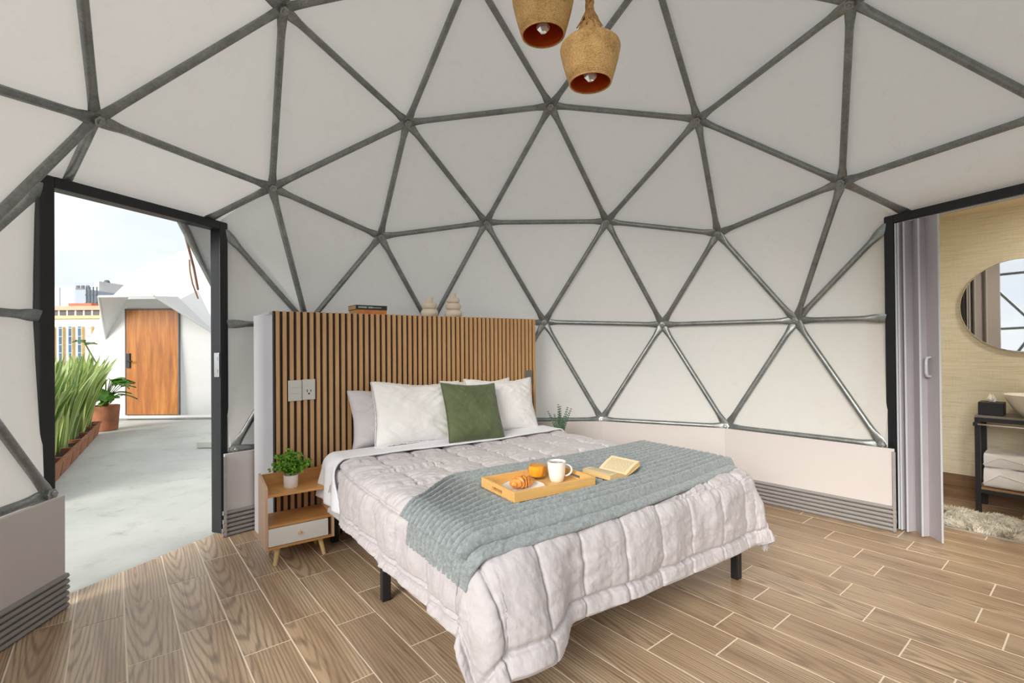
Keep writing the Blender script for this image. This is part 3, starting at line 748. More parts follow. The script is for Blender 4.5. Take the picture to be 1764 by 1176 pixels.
# turned-down white sheet
sh = strip_mesh(U0-.33, U1+.34, lambda a: -1.86+0*a-.10*sstep(U0, U0-.4, a), lambda a: -1.60+.03*np.sin(a*3)+.16*sstep(U0+.1, U0-.35, a), 220, 60, .036,
                lambda a, b, t: .012*fbm(a*4, b*9, 4)+.010*np.sin(b*30+a*3)*sstep(U0, U0-.15, a)+.008, .012)
tag(build(sh, 'top_sheet', 'sheet', smooth=True, auto=None, mw=BM, base=True), 'white sheet turned down over the head of the quilt', 'sheet')

# pillows
def cushion(name, label, cat, u, v, z, w, h, th_, lean, rz, m, fringe=0, spin=0, group=None, seed=0, ear=.07, sag=.08):
    n = 80; X = np.linspace(-1, 1, n); x, y = np.meshgrid(X, X, indexing='ij')
    t = thing(name, label, cat, mw=Matrix.Translation(bw(u, v, z)) @ RZ(BANG+rz) @ Matrix.Rotation(RAD(90-lean), 4, 'X') @ Matrix.Rotation(RAD(spin), 4, 'Z'), group=group)
    ox = x*(1-ear*(1-y*y)**1.2*np.abs(x)**2); oy = y*(1-ear*1.2*(1-x*x)**1.2*np.abs(y)**2)
    ox = ox+.05*fbm(x*1.2+seed*3, y*1.7+seed, 2); oy = oy-sag*(y > 0)*y*y*np.clip(1-(x-.25)**2, 0, 1)**1.5+.05*fbm(x*2.0+seed, y*1.3+seed*2, 2)
    prof = np.clip((1-np.abs(x)**3.2)*(1-np.abs(y)**3.2), 0, 1)**.55
    wr = fbm(x*2.4+seed, y*2.4, 4)*.9+fbm((x+y)*7+seed, (x-y)*1.6, 3)*.8*np.clip(np.abs(x*y)*3, .15, 1)+fbm((x-y)*8+seed, (x+y)*1.3, 3)*.6*np.clip(y+.2, 0, 1)
    parts = []
    mb = MB()
    for sg in (1, -1):
        Zt = sg*(th_/2*prof*(1+.25*wr)*(1-.18*y)+.004)+.02*wr*prof
        P = np.stack([ox*w/2, oy*h/2+h/2, Zt], 2); k = len(mb.v); mb.grid(P if sg > 0 else P)
        if sg < 0: nf = (n-1)*(n-1); mb.f = mb.f[:nf]+[f[::-1] for f in mb.f[nf:]]
    # close the rim
    k = n*n
    ring = [i*n for i in range(n)]+[(n-1)*n+j for j in range(1, n)]+[i*n+n-1 for i in range(n-2, -1, -1)]+[j for j in range(n-2, 0, -1)]
    for q in range(len(ring)):
        p0, p1 = ring[q], ring[(q+1) % len(ring)]; mb.f.append((p0, p1, k+p1, k+p0))
    build(mb, 'pillow_body', m, t, True, None)
    # piped or frayed edge
    rp = []
    for q in ring:
        xx = float(ox.reshape(-1)[q])*w/2; yy = float(oy.reshape(-1)[q])*h/2; rp.append(Vector((xx, yy, 0)))
    mb = MB(); pts = []
    for q, p in enumerate(rp+[rp[0]]):
        o = p.normalized()*(fringe*.5+random.uniform(-.3, .3)*fringe); pts.append((p.x+o.x, p.y+o.y+h/2, random.uniform(-.4, .4)*fringe))
    rads = [max(.004, fringe*.55*random.uniform(.7, 1.4)) if fringe else .0042 for _ in pts]
    mb.tube(pts, rads, 6, False, sq=.5 if fringe else 1)
    build(mb, 'frayed_edge' if fringe else 'piping', m, t, True, None)
    return t
PG = None
cushion('pillow', 'grey-lilac pillow standing at the back on the nightstand side', 'pillow', -.17, -1.945, TOP+.02, .70, .455, .15, 12, 0, 'pillowgrey', 0, seed=3, spin=1)
cushion('pillow', 'white fringed pillow at the back, mostly behind the green cushion', 'pillow', .62, -1.95, TOP+.03, .74, .47, .14, 10, 2, 'pillow', .008, seed=8, spin=0)
cushion('pillow', 'white fringed pillow in front on the nightstand side', 'pillow', -.02, -1.80, TOP+.035, .76, .50, .17, 17, 0, 'pillow', .010, seed=14, spin=-2)
cushion('pillow', 'white fringed pillow below the grey wall plate', 'pillow', .80, -1.83, TOP+.035, .73, .48, .15, 15, 1, 'pillow', .008, seed=21, spin=-1)
cushion('cushion', 'olive green square velvet cushion leaning on the white pillows', 'cushion', .37, -1.60, TOP+.035, .50, .50, .15, 26, -3, 'green', 0, seed=30, spin=-3, ear=.05, sag=.03)

# throw blanket
NR = 15
def throw_far(a): return -.70+.30*sstep(-.30, -.78, a)+.02*np.sin(a*2.4)
def throw_near(a): return .16-.13*(a-U0)/(U1-U0)+.03*np.sin(a*2.0+1)
def throw_h(a, b, t):
    rib = np.abs(np.sin(PI*t*NR))**1.0
    wob = fbm(a*70, t*NR*3, 3)
    hh = .000+.042*rib+.009*wob*rib+.008*fbm(a*2.2, t*4, 3)
    press = (1-sstep(.235, .30, np.abs(a+.085)))*(1-sstep(.15, .21, np.abs(b+.25)))
    press2 = (1-sstep(.13, .19, np.abs(a-.41)))*(1-sstep(.09, .15, np.abs(b+.205)))
    return hh*(1-.62*press)*(1-.5*press2)
tm = strip_mesh(U0-.07, U1+.22, throw_far, throw_near, 520, 241, .040, throw_h, .03)
th_o = thing('throw_blanket', 'grey ribbed plush throw folded across the foot of the bed', 'blanket', mw=BM)
build(tm, 'ribbed_layer', 'throw', th_o, True, None)
def fibres(n, L):
    P, N = strip_mesh.last; i = RNG.integers(1, P.shape[0]-1, n); j = RNG.integers(1, P.shape[1]-1, n)
    p = P[i, j]+(P[i+1, j]-P[i, j])*RNG.random((n, 1))+(P[i, j+1]-P[i, j])*RNG.random((n, 1)); d = N[i, j]+RNG.normal(0, .55, (n, 3)); d /= np.linalg.norm(d, axis=1, keepdims=True)
    w = np.cross(d, RNG.normal(0, 1, (n, 3))); w /= np.linalg.norm(w, axis=1, keepdims=True); ln = L*RNG.uniform(.5, 1.2, (n, 1))
    V = np.stack([p-w*.0010-d*.002, p+w*.0010-d*.002, p+d*ln], 1).reshape(-1, 3); mb = MB(); mb.v = V.tolist(); mb.f = [(3*k, 3*k+1, 3*k+2) for k in range(n)]
    build(mb, 'plush_fibres', 'throw', th_o)['kind'] = 'stuff'
fibres(60000, .0055)
# lower fold layers showing at the near side and at the hanging end
tm2 = strip_mesh(U0-.14, U1+.24, lambda a: throw_near(a)-.12, lambda a: throw_near(a)+.045, 420, 40, .022, lambda a, b, t: .012*np.abs(np.sin(PI*t*2))**.5+.012*fbm(a*26, t*9, 3), .022)
build(tm2, 'lower_fold', 'throw', th_o, True, None); fibres(12000, .0055)
tm3 = strip_mesh(U0-.15, U0+.12, lambda a: throw_far(a)+.03, lambda a: throw_near(a)-.02, 60, 200, .020, lambda a, b, t: .016*np.abs(np.sin(PI*t*13+.5))**.6+.014*fbm(a*26, t*40, 3), .022)
build(tm3, 'end_fold', 'throw', th_o, True, None); fibres(8000, .0055)

# breakfast tray
ZT = TOP+.063
tray = thing('serving_tray', 'bamboo serving tray with cut-out handles on the grey throw', 'tray', bw(-.085, -.250, ZT), RAD(BANG-3.5))
TW, TD, TH = .50, .325, .050
build(MB().box((0, 0, .005), (TW-.012, TD-.012, .008)), 'tray_base', 'bamboo', tray)
for s in (-1, 1): build(MB().box((0, s*(TD/2-.006), TH/2), (TW, .012, TH), bev=.002), 'long_side', 'bamboo', tray)
for s in (-1, 1):
    mb = MB(); x = s*(TW/2-.006); hw, hl, hh = .05, .014, .030
    for y0, y1, z0, z1 in ((-TD/2+.012, -hw, 0, TH), (hw, TD/2-.012, 0, TH), (-hw, hw, 0, hl), (-hw, hw, hh, TH)):
        mb.box((x, (y0+y1)/2, (z0+z1)/2), (.012, y1-y0, z1-z0))
    build(mb, 'handle_end', 'bamboo', tray)
TMW = Matrix.Translation(bw(-.085, -.250, ZT)) @ RZ(BANG-3.5)
def onTray(x, y, z=.0092): return TMW @ Vector((x, y, z))
pl = thing('plate', 'white side plate under the croissant on the tray', 'plate', onTray(-.115, -.035))
build(MB().lathe([(0, 0), (.05, 0), (.055, .003), (.094, .016), (.098, .019), (.097, .021), (.092, .019), (.054, .007), (0, .006)], 48), 'plate_dish', 'ceramic', pl, True, 40); pl.scale = (1.12, 1.12, 1)
cr_ = thing('croissant', 'golden baked croissant on the white plate', 'croissant', onTray(-.118, -.035, .0165), RAD(BANG-5))
P = []; nA, nB = 72, 20
for i in range(nA):
    t = i/(nA-1)*2-1; a = t*1.15; cxp = .066*math.sin(a); cyp = .038*(math.cos(a)-.70)
    seg = (t*2.5+10) % 1.0
    r = .034*max(.0005, (1-abs(t)**2.2))**.55*(.72+.36*math.sin(PI*min(1, seg*1.12))**.6)
    d = Vector((math.cos(a), -math.sin(a), 0)); nn = Vector((-d.y, d.x, 0)); row = []
    for j in range(nB):
        q = 2*PI*j/nB; row.append(Vector((cxp, cyp, .031))+nn*r*1.08*math.cos(q)+Vector((0, 0, 1))*r*.86*math.sin(q))
    P.append(row)
mb = MB(); A_ = np.array([[list(p) for p in row]+[list(row[0])] for row in P]); A_[:, :, 2] = np.maximum(A_[:, :, 2], .002); mb.grid(A_)
build(mb, 'crust', 'crust', cr_, True, 60)
mug = thing('mug', 'cream ceramic mug of black coffee standing on the tray', 'mug', onTray(.12, .0))
build(MB().lathe([(0, .003), (.026, 0), (.031, .003), (.036, .03), (.0405, .075), (.042, .103), (.0405, .104), (.038, .075), (.034, .02), (0, .012)], 40), 'mug_body', 'ceramic', mug, True, 50)
build(MB().tube([(.038+.034*math.sin(q)*1.0-.003, 0, .056-.030*math.cos(q)) for q in np.linspace(.1, PI-.1, 16)], .0055, 10, sq=.8), 'handle', 'ceramic', mug, True, 60); mug.rotation_euler = (0, 0, RAD(8)); mug.scale = (1.2, 1.2, 1.03)
build(MB().lathe([(0, .091), (.0395, .091), (.0395, .092), (0, .092)], 32), 'coffee', 'coffee', mug)
gl = thing('juice_glass', 'stemless glass of orange juice at the back of the tray', 'glass', onTray(.065, .105))
build(MB().lathe([(0, .0), (.026, .0), (.034, .010), (.0405, .035), (.0405, .06), (.036, .092), (.0345, .102), (.0335, .102), (.0345, .092), (.0385, .06), (.0385, .036), (.032, .014), (0, .010)], 40), 'glass_wall', 'glass', gl, True, 60)
gl.scale = (1.22, 1.22, 1.08)
build(MB().lathe([(0, .0105), (.0315, .0145), (.0382, .036), (.0382, .058), (.0375, .066), (0, .066)], 40), 'juice', 'juice', gl, True, 50)

# open book on the throw
bk = thing('open_book', 'small open paperback with printed pages lying on the throw beside the tray', 'book', bw(.41, -.200, TOP+.068), RAD(BANG+4))
bl, bwid = .20, .135
for s, (hh, lift) in ((-1, (.022, .0)), (1, (.020, .040))):
    n = 14; top = []; bot = []
    for i in range(n+1):
        t = i/n; x = s*bwid*t*(.99 if s < 0 else .93); arch = hh*math.sin(min(1, t*1.6)*PI/2)*(1 if t < .7 else 1-.10*(t-.7)/.3)
        zb = lift*t**1.5; top.append((x, zb+max(.004, arch+.004))); bot.append((x, zb+.0015))
    vs = []; fs = []
    for y in (-bl/2, bl/2):
        vs += [(x, y, z) for x, z in top]+[(x, y, z) for x, z in bot]
    m2 = 2*(n+1)
    for i in range(n): fs += [(n+1+i, n+2+i, m2+n+2+i, m2+n+1+i)]
    for o in (0, m2):
        for i in range(n): fs.append((o+i, o+i+1, o+n+2+i, o+n+1+i))
    fs.append((n, m2+n, m2+2*n+1, 2*n+1)); fs.append((0, n+1, m2+n+1, m2))
    build(MB().add(vs, fs), 'page_block', 'pages', bk)
    mb = MB(); mb.v = []; uv = []
    for y, tv in ((-bl/2, 0), (bl/2, 1)):
        for i, (x, z) in enumerate(top): mb.v.append((x, y, z+.0006)); uv.append((i/n, tv))
    mb.f = [(i, i+1, n+2+i, n+1+i) if s > 0 else (i+1, i, n+1+i, n+2+i) for i in range(n)]; mb.uv = uv
    build(mb, 'open_page', 'pagetop', bk, True, None)
    mb = MB(); mb.v = []
    for y in (-bl/2-.003, bl/2+.003):
        for i, (x, z) in enumerate(bot): mb.v.append((x*1.02, y, z-.0008))
        for i, (x, z) in enumerate(bot): mb.v.append((x*1.02, y, z-.003))
    k = n+1; mb.f = [(i, i+1, 2*k+i+1, 2*k+i) for i in range(n)]+[(k+i, 3*k+i, 3*k+i+1, k+i+1) for i in range(n)]+[(n, k+n, 3*k+n, 2*k+n)]
    mb.f += [(i, k+i, k+i+1, i+1) for i in range(n)]+[(2*k+i, 2*k+i+1, 3*k+i+1, 3*k+i) for i in range(n)]
    build(mb, 'cover', 'pages', bk)

# ------------------------------------------------------------------ nightstand with plant
NS0 = Vector((-1.972, .797, 0)); nsu = Vector((math.cos(RAD(BANG)), math.sin(RAD(BANG)), 0)); nsy = Vector((-nsu.y, nsu.x, 0))
NW, NDp, NZ0, NH = .44, .290, .12, .54
ns = thing('nightstand', 'small oak nightstand with white drawer and splayed pine legs', 'nightstand', NS0+nsu*NW/2+nsy*NDp/2, RAD(BANG))
T = .016
for s in (-1, 1):
    pts = [(-NDp/2, NZ0), (NDp/2, NZ0), (NDp/2, NH+.035), (NDp/2-.10, NH+.035), (-NDp/2, NH-.035)]
    pts = [(-NDp/2, NZ0), (NDp/2, NZ0), (NDp/2, NH+.03), (-NDp/2+.02, NH-.005), (-NDp/2, NH-.02)]
    x0 = s*(NW/2-T/2); vs = [(x0-T/2, y, z) for y, z in pts]+[(x0+T/2, y, z) for y, z in pts]; n = len(pts)
    fs = [tuple(range(n))[::-1], tuple(range(n, 2*n))]+[(i, (i+1) % n, n+(i+1) % n, n+i) for i in range(n)]
    build(MB().add(vs, fs), 'side_panel', 'nsside', ns)
iw = NW-2*T
build(MB().box((0, 0, NZ0+T/2), (iw, NDp, T)), 'bottom_panel', 'nswood', ns)
build(MB().box((0, .004, NZ0+.148), (iw, NDp-.008, T)), 'shelf', 'nswood', ns)
build(MB().box((0, .004, NH-.07), (iw, NDp-.008, T)), 'top_panel', 'nswood', ns)
build(MB().box((0, NDp/2-.007, NH-.025), (iw, .014, .09)), 'back_rail', 'nswood', ns)
build(MB().box((0, NDp/2-.005, NZ0+.08), (iw, .008, .13)), 'back_panel', 'nswood', ns)
dr = build(MB().box((-.012, -NDp/2+.006, NZ0+T+.062), (iw-.028, .014, .116), bev=.002), 'drawer', 'white', ns)
build(MB().box((0, .02, NZ0+T+.062), (iw-.04, NDp-.07, .10)), 'drawer_box', 'nswood', dr)
build(MB().lathe([(0, .022), (.008, .022), (.0115, .018), (.0115, .012), (.006, .008), (.006, 0)], 20), 'knob', 'nsleg', dr, True, 40, mw=Matrix.Translation((-.012, -NDp/2-.001, NZ0+T+.066)) @ Matrix.Rotation(PI/2, 4, 'X'))
for sx in (-1, 1):
    for sy in (-1, 1):
        b0 = Vector((sx*(NW/2-.085), sy*(NDp/2-.06), NZ0)); b1 = Vector((sx*(NW/2-.062), sy*(NDp/2-.028), 0))
        build(MB().tube([b1, b0], [.0125, .019], 14), 'leg', 'nsleg', ns, True, 50)
NSM = Matrix.Translation(NS0+nsu*NW/2+nsy*NDp/2) @ RZ(BANG)
def leaf_quad(mb, c, d, n_, L, wd, bend=.2):
    d = d.normalized(); sd_ = d.cross(n_).normalized(); nn = sd_.cross(d)
    pts = [(0, 0, 0), (.35, .5, bend*.3), (.7, .42, bend*.1), (1, 0, -bend*.4)]
    vs = [c, c+d*L*.35+sd_*wd*.5+nn*L*bend*.3, c+d*L*.72+sd_*wd*.42, c+d*L, c+d*L*.72-sd_*wd*.42, c+d*L*.35-sd_*wd*.5+nn*L*bend*.3, c+d*L*.5-nn*L*bend*.15]
    mb.add(vs, [(0, 1, 6), (1, 2, 6), (2, 3, 6), (3, 4, 6), (4, 5, 6), (5, 0, 6)])
def rv(): return Vector((random.gauss(0, 1), random.gauss(0, 1), random.gauss(0, 1))).normalized()
pp = thing('potted_plant', 'bushy small-leaved green plant in a white pot on the nightstand', 'plant', NSM @ Vector((-.035, .0, NH-.062)))
build(MB().lathe([(0, 0), (.042, 0), (.045, .004), (.047, .085), (.044, .086), (.042, .075), (0, .072)], 32), 'pot', 'potwhite', pp, True, 40)
mb = MB(); ms = MB()
for k in range(84):
    az = random.uniform(0, 2*PI); el = random.uniform(.05, 1.45); d0 = Vector((math.cos(az)*math.cos(el), math.sin(az)*math.cos(el), math.sin(el)))
    L = random.uniform(.09, .155)*(1.0+.15*math.sin(el)); p = Vector((0, 0, .078)); pts = [p.copy()]; dd = (d0*.6+Vector((0, 0, .55))).normalized()
    for q in range(6):
        p = p+dd*L/6; dd = (dd*.82+d0*.22+rv()*.10+Vector((0, 0, -.05))).normalized(); pts.append(p.copy())
        if q > 0:
            for w in range(3): leaf_quad(mb, p, (rv()+d0*.5+Vector((0, 0, .25))), rv(), random.uniform(.016, .027), random.uniform(.012, .018))
    ms.tube(pts, .0011, 4, False)
build(mb, 'foliage', 'leaf', pp)['kind'] = 'stuff'
build(ms, 'stems', 'stem', pp)['kind'] = 'stuff'

# eucalyptus sprigs in a vase beyond the bed
ev = thing('eucalyptus_vase', 'dark vase of grey-green eucalyptus sprigs on a stool behind the bed', 'plant', (.10, 2.30, .419))
build(MB().lathe([(0, 0), (.035, 0), (.042, .01), (.045, .09), (.032, .13), (.034, .15), (.030, .15), (.028, .13), (0, .12)], 24), 'vase_body', 'darkpot', ev, True, 50)
mb = MB(); ms = MB()
for (dx, hgt) in ((-.11, .26), (-.055, .24), (-.015, .33), (.005, .31), (.035, .20), (.075, .30), (.105, .29)):
    pts = []; 
    for q in range(15):
        t = q/14; p = Vector((dx*t**1.2, random.uniform(-.003, .003)+.03*math.sin(dx*40)*t, .13+hgt*t)); pts.append(p)
        if q > 1:
            for sg in (-1, 1): leaf_quad(mb, p, Vector((sg, .3*random.uniform(-1, 1), .5)), Vector((0, -1, .3)), .030*(1.15-.75*t), .022*(1.15-.75*t))
    ms.tube(pts, .0016, 4, False)
build(mb, 'foliage', 'euca', ev)['kind'] = 'stuff'; build(ms, 'stems', 'stem', ev)['kind'] = 'stuff'
st = thing('side_stool', 'round wooden stool carrying the eucalyptus vase behind the bed', 'stool', (.10, 2.30, 0))
build(MB().lathe([(0, .385), (.16, .385), (.17, .392), (.17, .412), (.16, .419), (0, .419)], 36), 'seat', 'nswood', st, True, 40)
for k in range(3):
    a = k*2*PI/3+.4; build(MB().tube([(.14*math.cos(a), .14*math.sin(a), 0), (.10*math.cos(a), .10*math.sin(a), .387)], .014, 10), 'leg', 'nsleg', st, True, 50)

# ------------------------------------------------------------------ pendant lamps
def pendant(label, x, y, z, sc, tilt=0, topz=4.08, shoulder=True, group='jute pendant lamps'):
    t = thing('pendant_lamp', label, 'lamp', (x, y, z), group=group); t.scale = (sc,)*3
    outer = [(.100, 0), (.105, .002), (.120, .05), (.135, .105), (.146, .155), (.1475, .168), (.143, .182), (.128, .197), (.098, .211), (.068, .221), (.061, .230), (.056, .250), (.050, .283), (.046, .290), (.0, .290)]
    build(MB().lathe(outer, 56, cap=False), 'shade', 'jute', t, True, 60)
    inner = [(.100, 0), (.0985, .002), (.114, .05), (.129, .105), (.140, .155), (.139, .168), (.118, .192), (.06, .212), (0, .214)]
    b = MB().lathe(inner, 56, cap=False); b.f = [f[::-1] for f in b.f]; build(b, 'lining', 'copper', t, True, 60)
    build(MB().tube([(.1005*math.cos(q), .1005*math.sin(q), .0) for q in np.linspace(0, 2*PI, 49)], .0042, 8, False), 'rim_cord', 'jute', t, True, 60)
    build(MB().lathe([(0, .212), (.024, .212), (.026, .16), (.022, .115), (.0, .115)], 20), 'socket', 'brass', t, True, 40)
    bb = build(MB().lathe([(0, .115), (.012, .115), (.016, .10), (.034, .038), (.030, .026), (.016, .012), (0, .008)], 6), 'bulb', 'crystal', t)
    L = (topz-z)/sc
    mb = MB()
    for k in range(3):
        pts = []; nn = int((L-.33)*160)
        for i in range(nn+1):
            q = i/nn; zz = .285+(L-.285)*q; a = 2*PI*k/3+zz*52; pts.append((.0115*math.cos(a), .0115*math.sin(a), zz))
        mb.tube(pts, .0118, 7, False)
    build(mb, 'rope', 'rope', t, True, 60)
    mb = MB()
    for k in range(46):
        a = random.uniform(0, 2*PI); r1 = random.uniform(.045, .066); zz = random.uniform(.245, .285)
        mb.tube([(.008*math.cos(a), .008*math.sin(a), .38), (.018*math.cos(a), .018*math.sin(a), .35), (.038*math.cos(a+.2), .038*math.sin(a+.2), .315), (r1*math.cos(a+.3), r1*math.sin(a+.3), zz)], [.006, .006, .005, .003], 5, False)
    build(mb, 'frayed_rope_end', 'rope', t, True, 60)
    build(MB().lathe([(0, .342), (.020, .342), (.022, .36), (.020, .378), (0, .378)], 16), 'whipping_knot', 'rope', t, True, 50)
    return t
pendant('jute-wrapped pendant lamp with twisted rope, the lower of the two', .052, -.005, 2.745, 1.0)
pendant('jute-wrapped pendant lamp cut off by the top of the picture', -.178, .0, 2.988, 1.03)

# ------------------------------------------------------------------ accordion door and washroom
fd = thing('accordion_door', 'folded lilac-grey accordion door stacked at the washroom frame', 'folding door', nR*2.985+tR*.385, RAD(18+90))
# local x runs along tR (away from the opening), local y runs towards the dome centre (-n)... panels zigzag
n_p = 6; x0 = .145; 
xs = [.140, .122, .104, .086, .050, -.015, -.130]
xs = [.142, .130, .124, .112, .106, .070, .060, -.030, -.040, -.160]; ys = [.0, .05, -.03, .05, -.03, .05, -.03, .045, -.012, .045]
zz0, zz1 = .012, 2.375
for i in range(9):
    a = Vector((xs[i], ys[i], 0)); b = Vector((xs[i+1], ys[i+1], 0)); d = b-a; L = d.length; rot = math.atan2(d.y, d.x)
    mw = Matrix.Translation(((a+b)/2)+Vector((0, 0, (zz0+zz1)/2))) @ Matrix.Rotation(rot, 4, 'Z')
    pan = build(MB().box((0, 0, 0), (L, .010, zz1-zz0), bev=.002), 'fold_panel', 'fold', fd, mw=mw)
    build(MB().tube([(b.x, b.y, zz0), (b.x, b.y, zz1)], .007, 8), 'hinge_strip', 'foldedge', fd)
hx = Vector((-.125, -.020, 0)); 
hp = build(MB().tube([(-.075, .015, 1.20), (-.075, .048, 1.205), (-.075, .055, 1.23), (-.075, .055, 1.31), (-.075, .048, 1.335), (-.075, .015, 1.34)], .010, 10), 'pull_handle', 'foldedge', fd, True, 60)
build(MB().box((-.02, 0, 2.385), (.9, .03, .016)), 'top_track', 'foldedge', fd, mw=Matrix.Translation((-.30, 0, 0)))

SW = 4.30
def wallbox(name, label, a, b, z0, z1, th_, m, side=1):
    a = Vector(a); b = Vector(b); d = b-a; L = d.length; o = emptystruct(name, label, (a+b)/2, math.atan2(d.y, d.x))
    build(MB().box((0, side*th_/2, (z0+z1)/2), (L, th_, z1-z0)), 'wall_face', m, o); return o
wb = wallbox('wall_washroom_back', 'cream grasscloth wall of the washroom', sl(SW, .40), sl(SW, 2.6), -.1, 2.7, .08, 'wallpaper', 1)
wallbox('wall_washroom_left', 'cream washroom side wall', sl(3.12, .42), sl(SW+.08, .42), -.1, 2.7, .08, 'wallpaper', 1)
wallbox('wall_washroom_right', 'cream washroom far side wall', sl(2.2, 2.6), sl(SW+.08, 2.6), -.1, 2.7, .08, 'wallpaper', -1)
wr_ = nR*3.07-tR*.66; wr2 = nR*3.07-tR*1.75
wallbox('wall_washroom_front', 'cream washroom wall beside the dome', wr_, wr2, -.1, 2.7, .06, 'wallpaper', -1)
cpoly = [sl(SW+.05, .36), sl(SW+.05, 2.65), sl(2.2, 2.65), nR*3.06-tR*1.75, nR*3.06+tR*.62, sl(3.12, .36)]
struct(build(MB().prism(ccw([(p.x, p.y) for p in cpoly]), 2.62, 2.70), 'ceiling_washroom', 'cream'), 'cream washroom ceiling')
bb_ = emptystruct('baseboard_washroom', 'wood plank skirting of the washroom', sl(SW-.006, 1.2), math.atan2(l_.y, l_.x))
for r in range(2):
    for q in range(-2, 3): build(MB().box((q*.668+.2*r, 0, .056+r*.113), (.662, .014, .110), bev=.001), 'plank', 'plank', bb_)
mr = thing('round_mirror', 'frameless round mirror on the washroom wall', 'mirror', sl(SW-.012, 1.152)+Vector((0, 0, 1.36)), math.atan2(l_.y, l_.x))
RM = Matrix.Translation((0, 0, .405)) @ Matrix.Rotation(-PI/2, 4, 'X')
build(MB().lathe([(0, -.012), (.398, -.012), (.404, -.008), (.404, .002), (0, .002)], 72), 'mirror_back', 'chrome', mr, mw=RM @ Matrix.Rotation(PI, 4, 'X') @ Matrix.Translation((0, 0, .0)))
build(MB().lathe([(.402, 0), (.402, .0035), (.398, .005), (0, .005)], 72), 'mirror_glass', 'mirror', mr, mw=Matrix.Translation((0, -.013, .405)) @ Matrix.Rotation(PI/2, 4, 'X'))
# vanity
vx0, vx1, vs0, vs1, vz = .885, 1.95, 3.925, 4.275, .825
VM = thing('vanity_stand', 'black steel washstand with grey top and wooden shelf', 'vanity', sl((vs0+vs1)/2, (vx0+vx1)/2), math.atan2(l_.y, l_.x))
vw, vd = vx1-vx0, vs1-vs0
# local x along l_, local y along s (rotated +90 from l_) -> check sign below
sy = 1 if (Matrix.Rotation(math.atan2(l_.y, l_.x), 3, 'Z') @ Vector((0, 1, 0))).dot(s_) > 0 else -1
for sx in (-1, 1):
    for s2 in (-1, 1): build(MB().box((sx*(vw/2-.018), s2*(vd/2-.018), (vz-.02)/2), (.036, .036, vz-.02), bev=.002), 'leg', 'blackmetal', VM)
for s2 in (-1, 1): build(MB().box((0, s2*(vd/2-.018), vz-.035), (vw-.072, .034, .034)), 'top_rail', 'blackmetal', VM); build(MB().box((0, s2*(vd/2-.018), .185), (vw-.072, .03, .03)), 'shelf_rail', 'blackmetal', VM)
for sx in (-1, 1): build(MB().box((sx*(vw/2-.018), 0, vz-.035), (.034, vd-.072, .034)), 'top_rail', 'blackmetal', VM); build(MB().box((sx*(vw/2-.018), 0, .185), (.03, vd-.072, .03)), 'shelf_rail', 'blackmetal', VM)
build(MB().box((0, 0, vz-.009), (vw, vd, .018), bev=.003), 'worktop', 'vtop', VM)
build(MB().box((0, 0, .207), (vw-.03, vd-.02, .014)), 'shelf', 'shelfwood', VM)
rl = build(MB().tube([(-vw/2-.005, -sy*(vd/2+.03), .752), (vw/2, -sy*(vd/2+.03), .752)], .008, 10), 'towel_rail', 'chrome', VM, True, 50)
for sx in (-1, 1): build(MB().box((sx*(vw/2-.01), -sy*(vd/2+.016), .752), (.03, .045, .03), bev=.003), 'rail_bracket', 'blackmetal', VM)
VMM = Matrix.Translation(sl((vs0+vs1)/2, (vx0+vx1)/2)) @ Matrix.Rotation(math.atan2(l_.y, l_.x), 4, 'Z')
def onV(x, y, z): return VMM @ Vector((x, y*sy, z))
vr = math.atan2(l_.y, l_.x)
tb = thing('tissue_box', 'black tissue box with a tuft of tissue on the washstand', 'tissue box', onV(-vw/2+.095, -.045, vz), vr)
build(MB().box((0, 0, .055), (.155, .17, .11), bev=.004), 'box', 'black', tb)
build(MB().box((0, 0, .1105), (.10, .03, .002)), 'opening', 'dark', tb)
mb = MB(); 
for k in range(7):
    a = k*.9; mb.add([(-.02*math.cos(a), -.012*math.sin(a), .108), (.02*math.cos(a), .012*math.sin(a), .108), (.03*math.cos(a+.6), .03*math.sin(a+.6), .135), (.012*math.cos(a+.3), .016*math.sin(a+.3), .165+.006*k % .02), (-.022*math.cos(a-.3), -.02*math.sin(a-.3), .14)], [(0, 1, 2, 4), (4, 2, 3)])
build(mb, 'tissue', 'tissue', tb)
bs = thing('wash_basin', 'white round vessel basin on the washstand', 'basin', onV(-vw/2+.36, -.035, vz), vr); bs.scale = (.90, .90, 1)
build(MB().lathe([(0, 0), (.09, 0), (.105, .006), (.16, .07), (.215, .165), (.222, .185), (.214, .187), (.205, .168), (.15, .08), (.09, .025), (0, .02)], 56), 'bowl', 'ceramic', bs, True, 50)
build(MB().lathe([(0, .021), (.022, .021), (.022, .024), (0, .025)], 20), 'drain', 'chrome', bs)
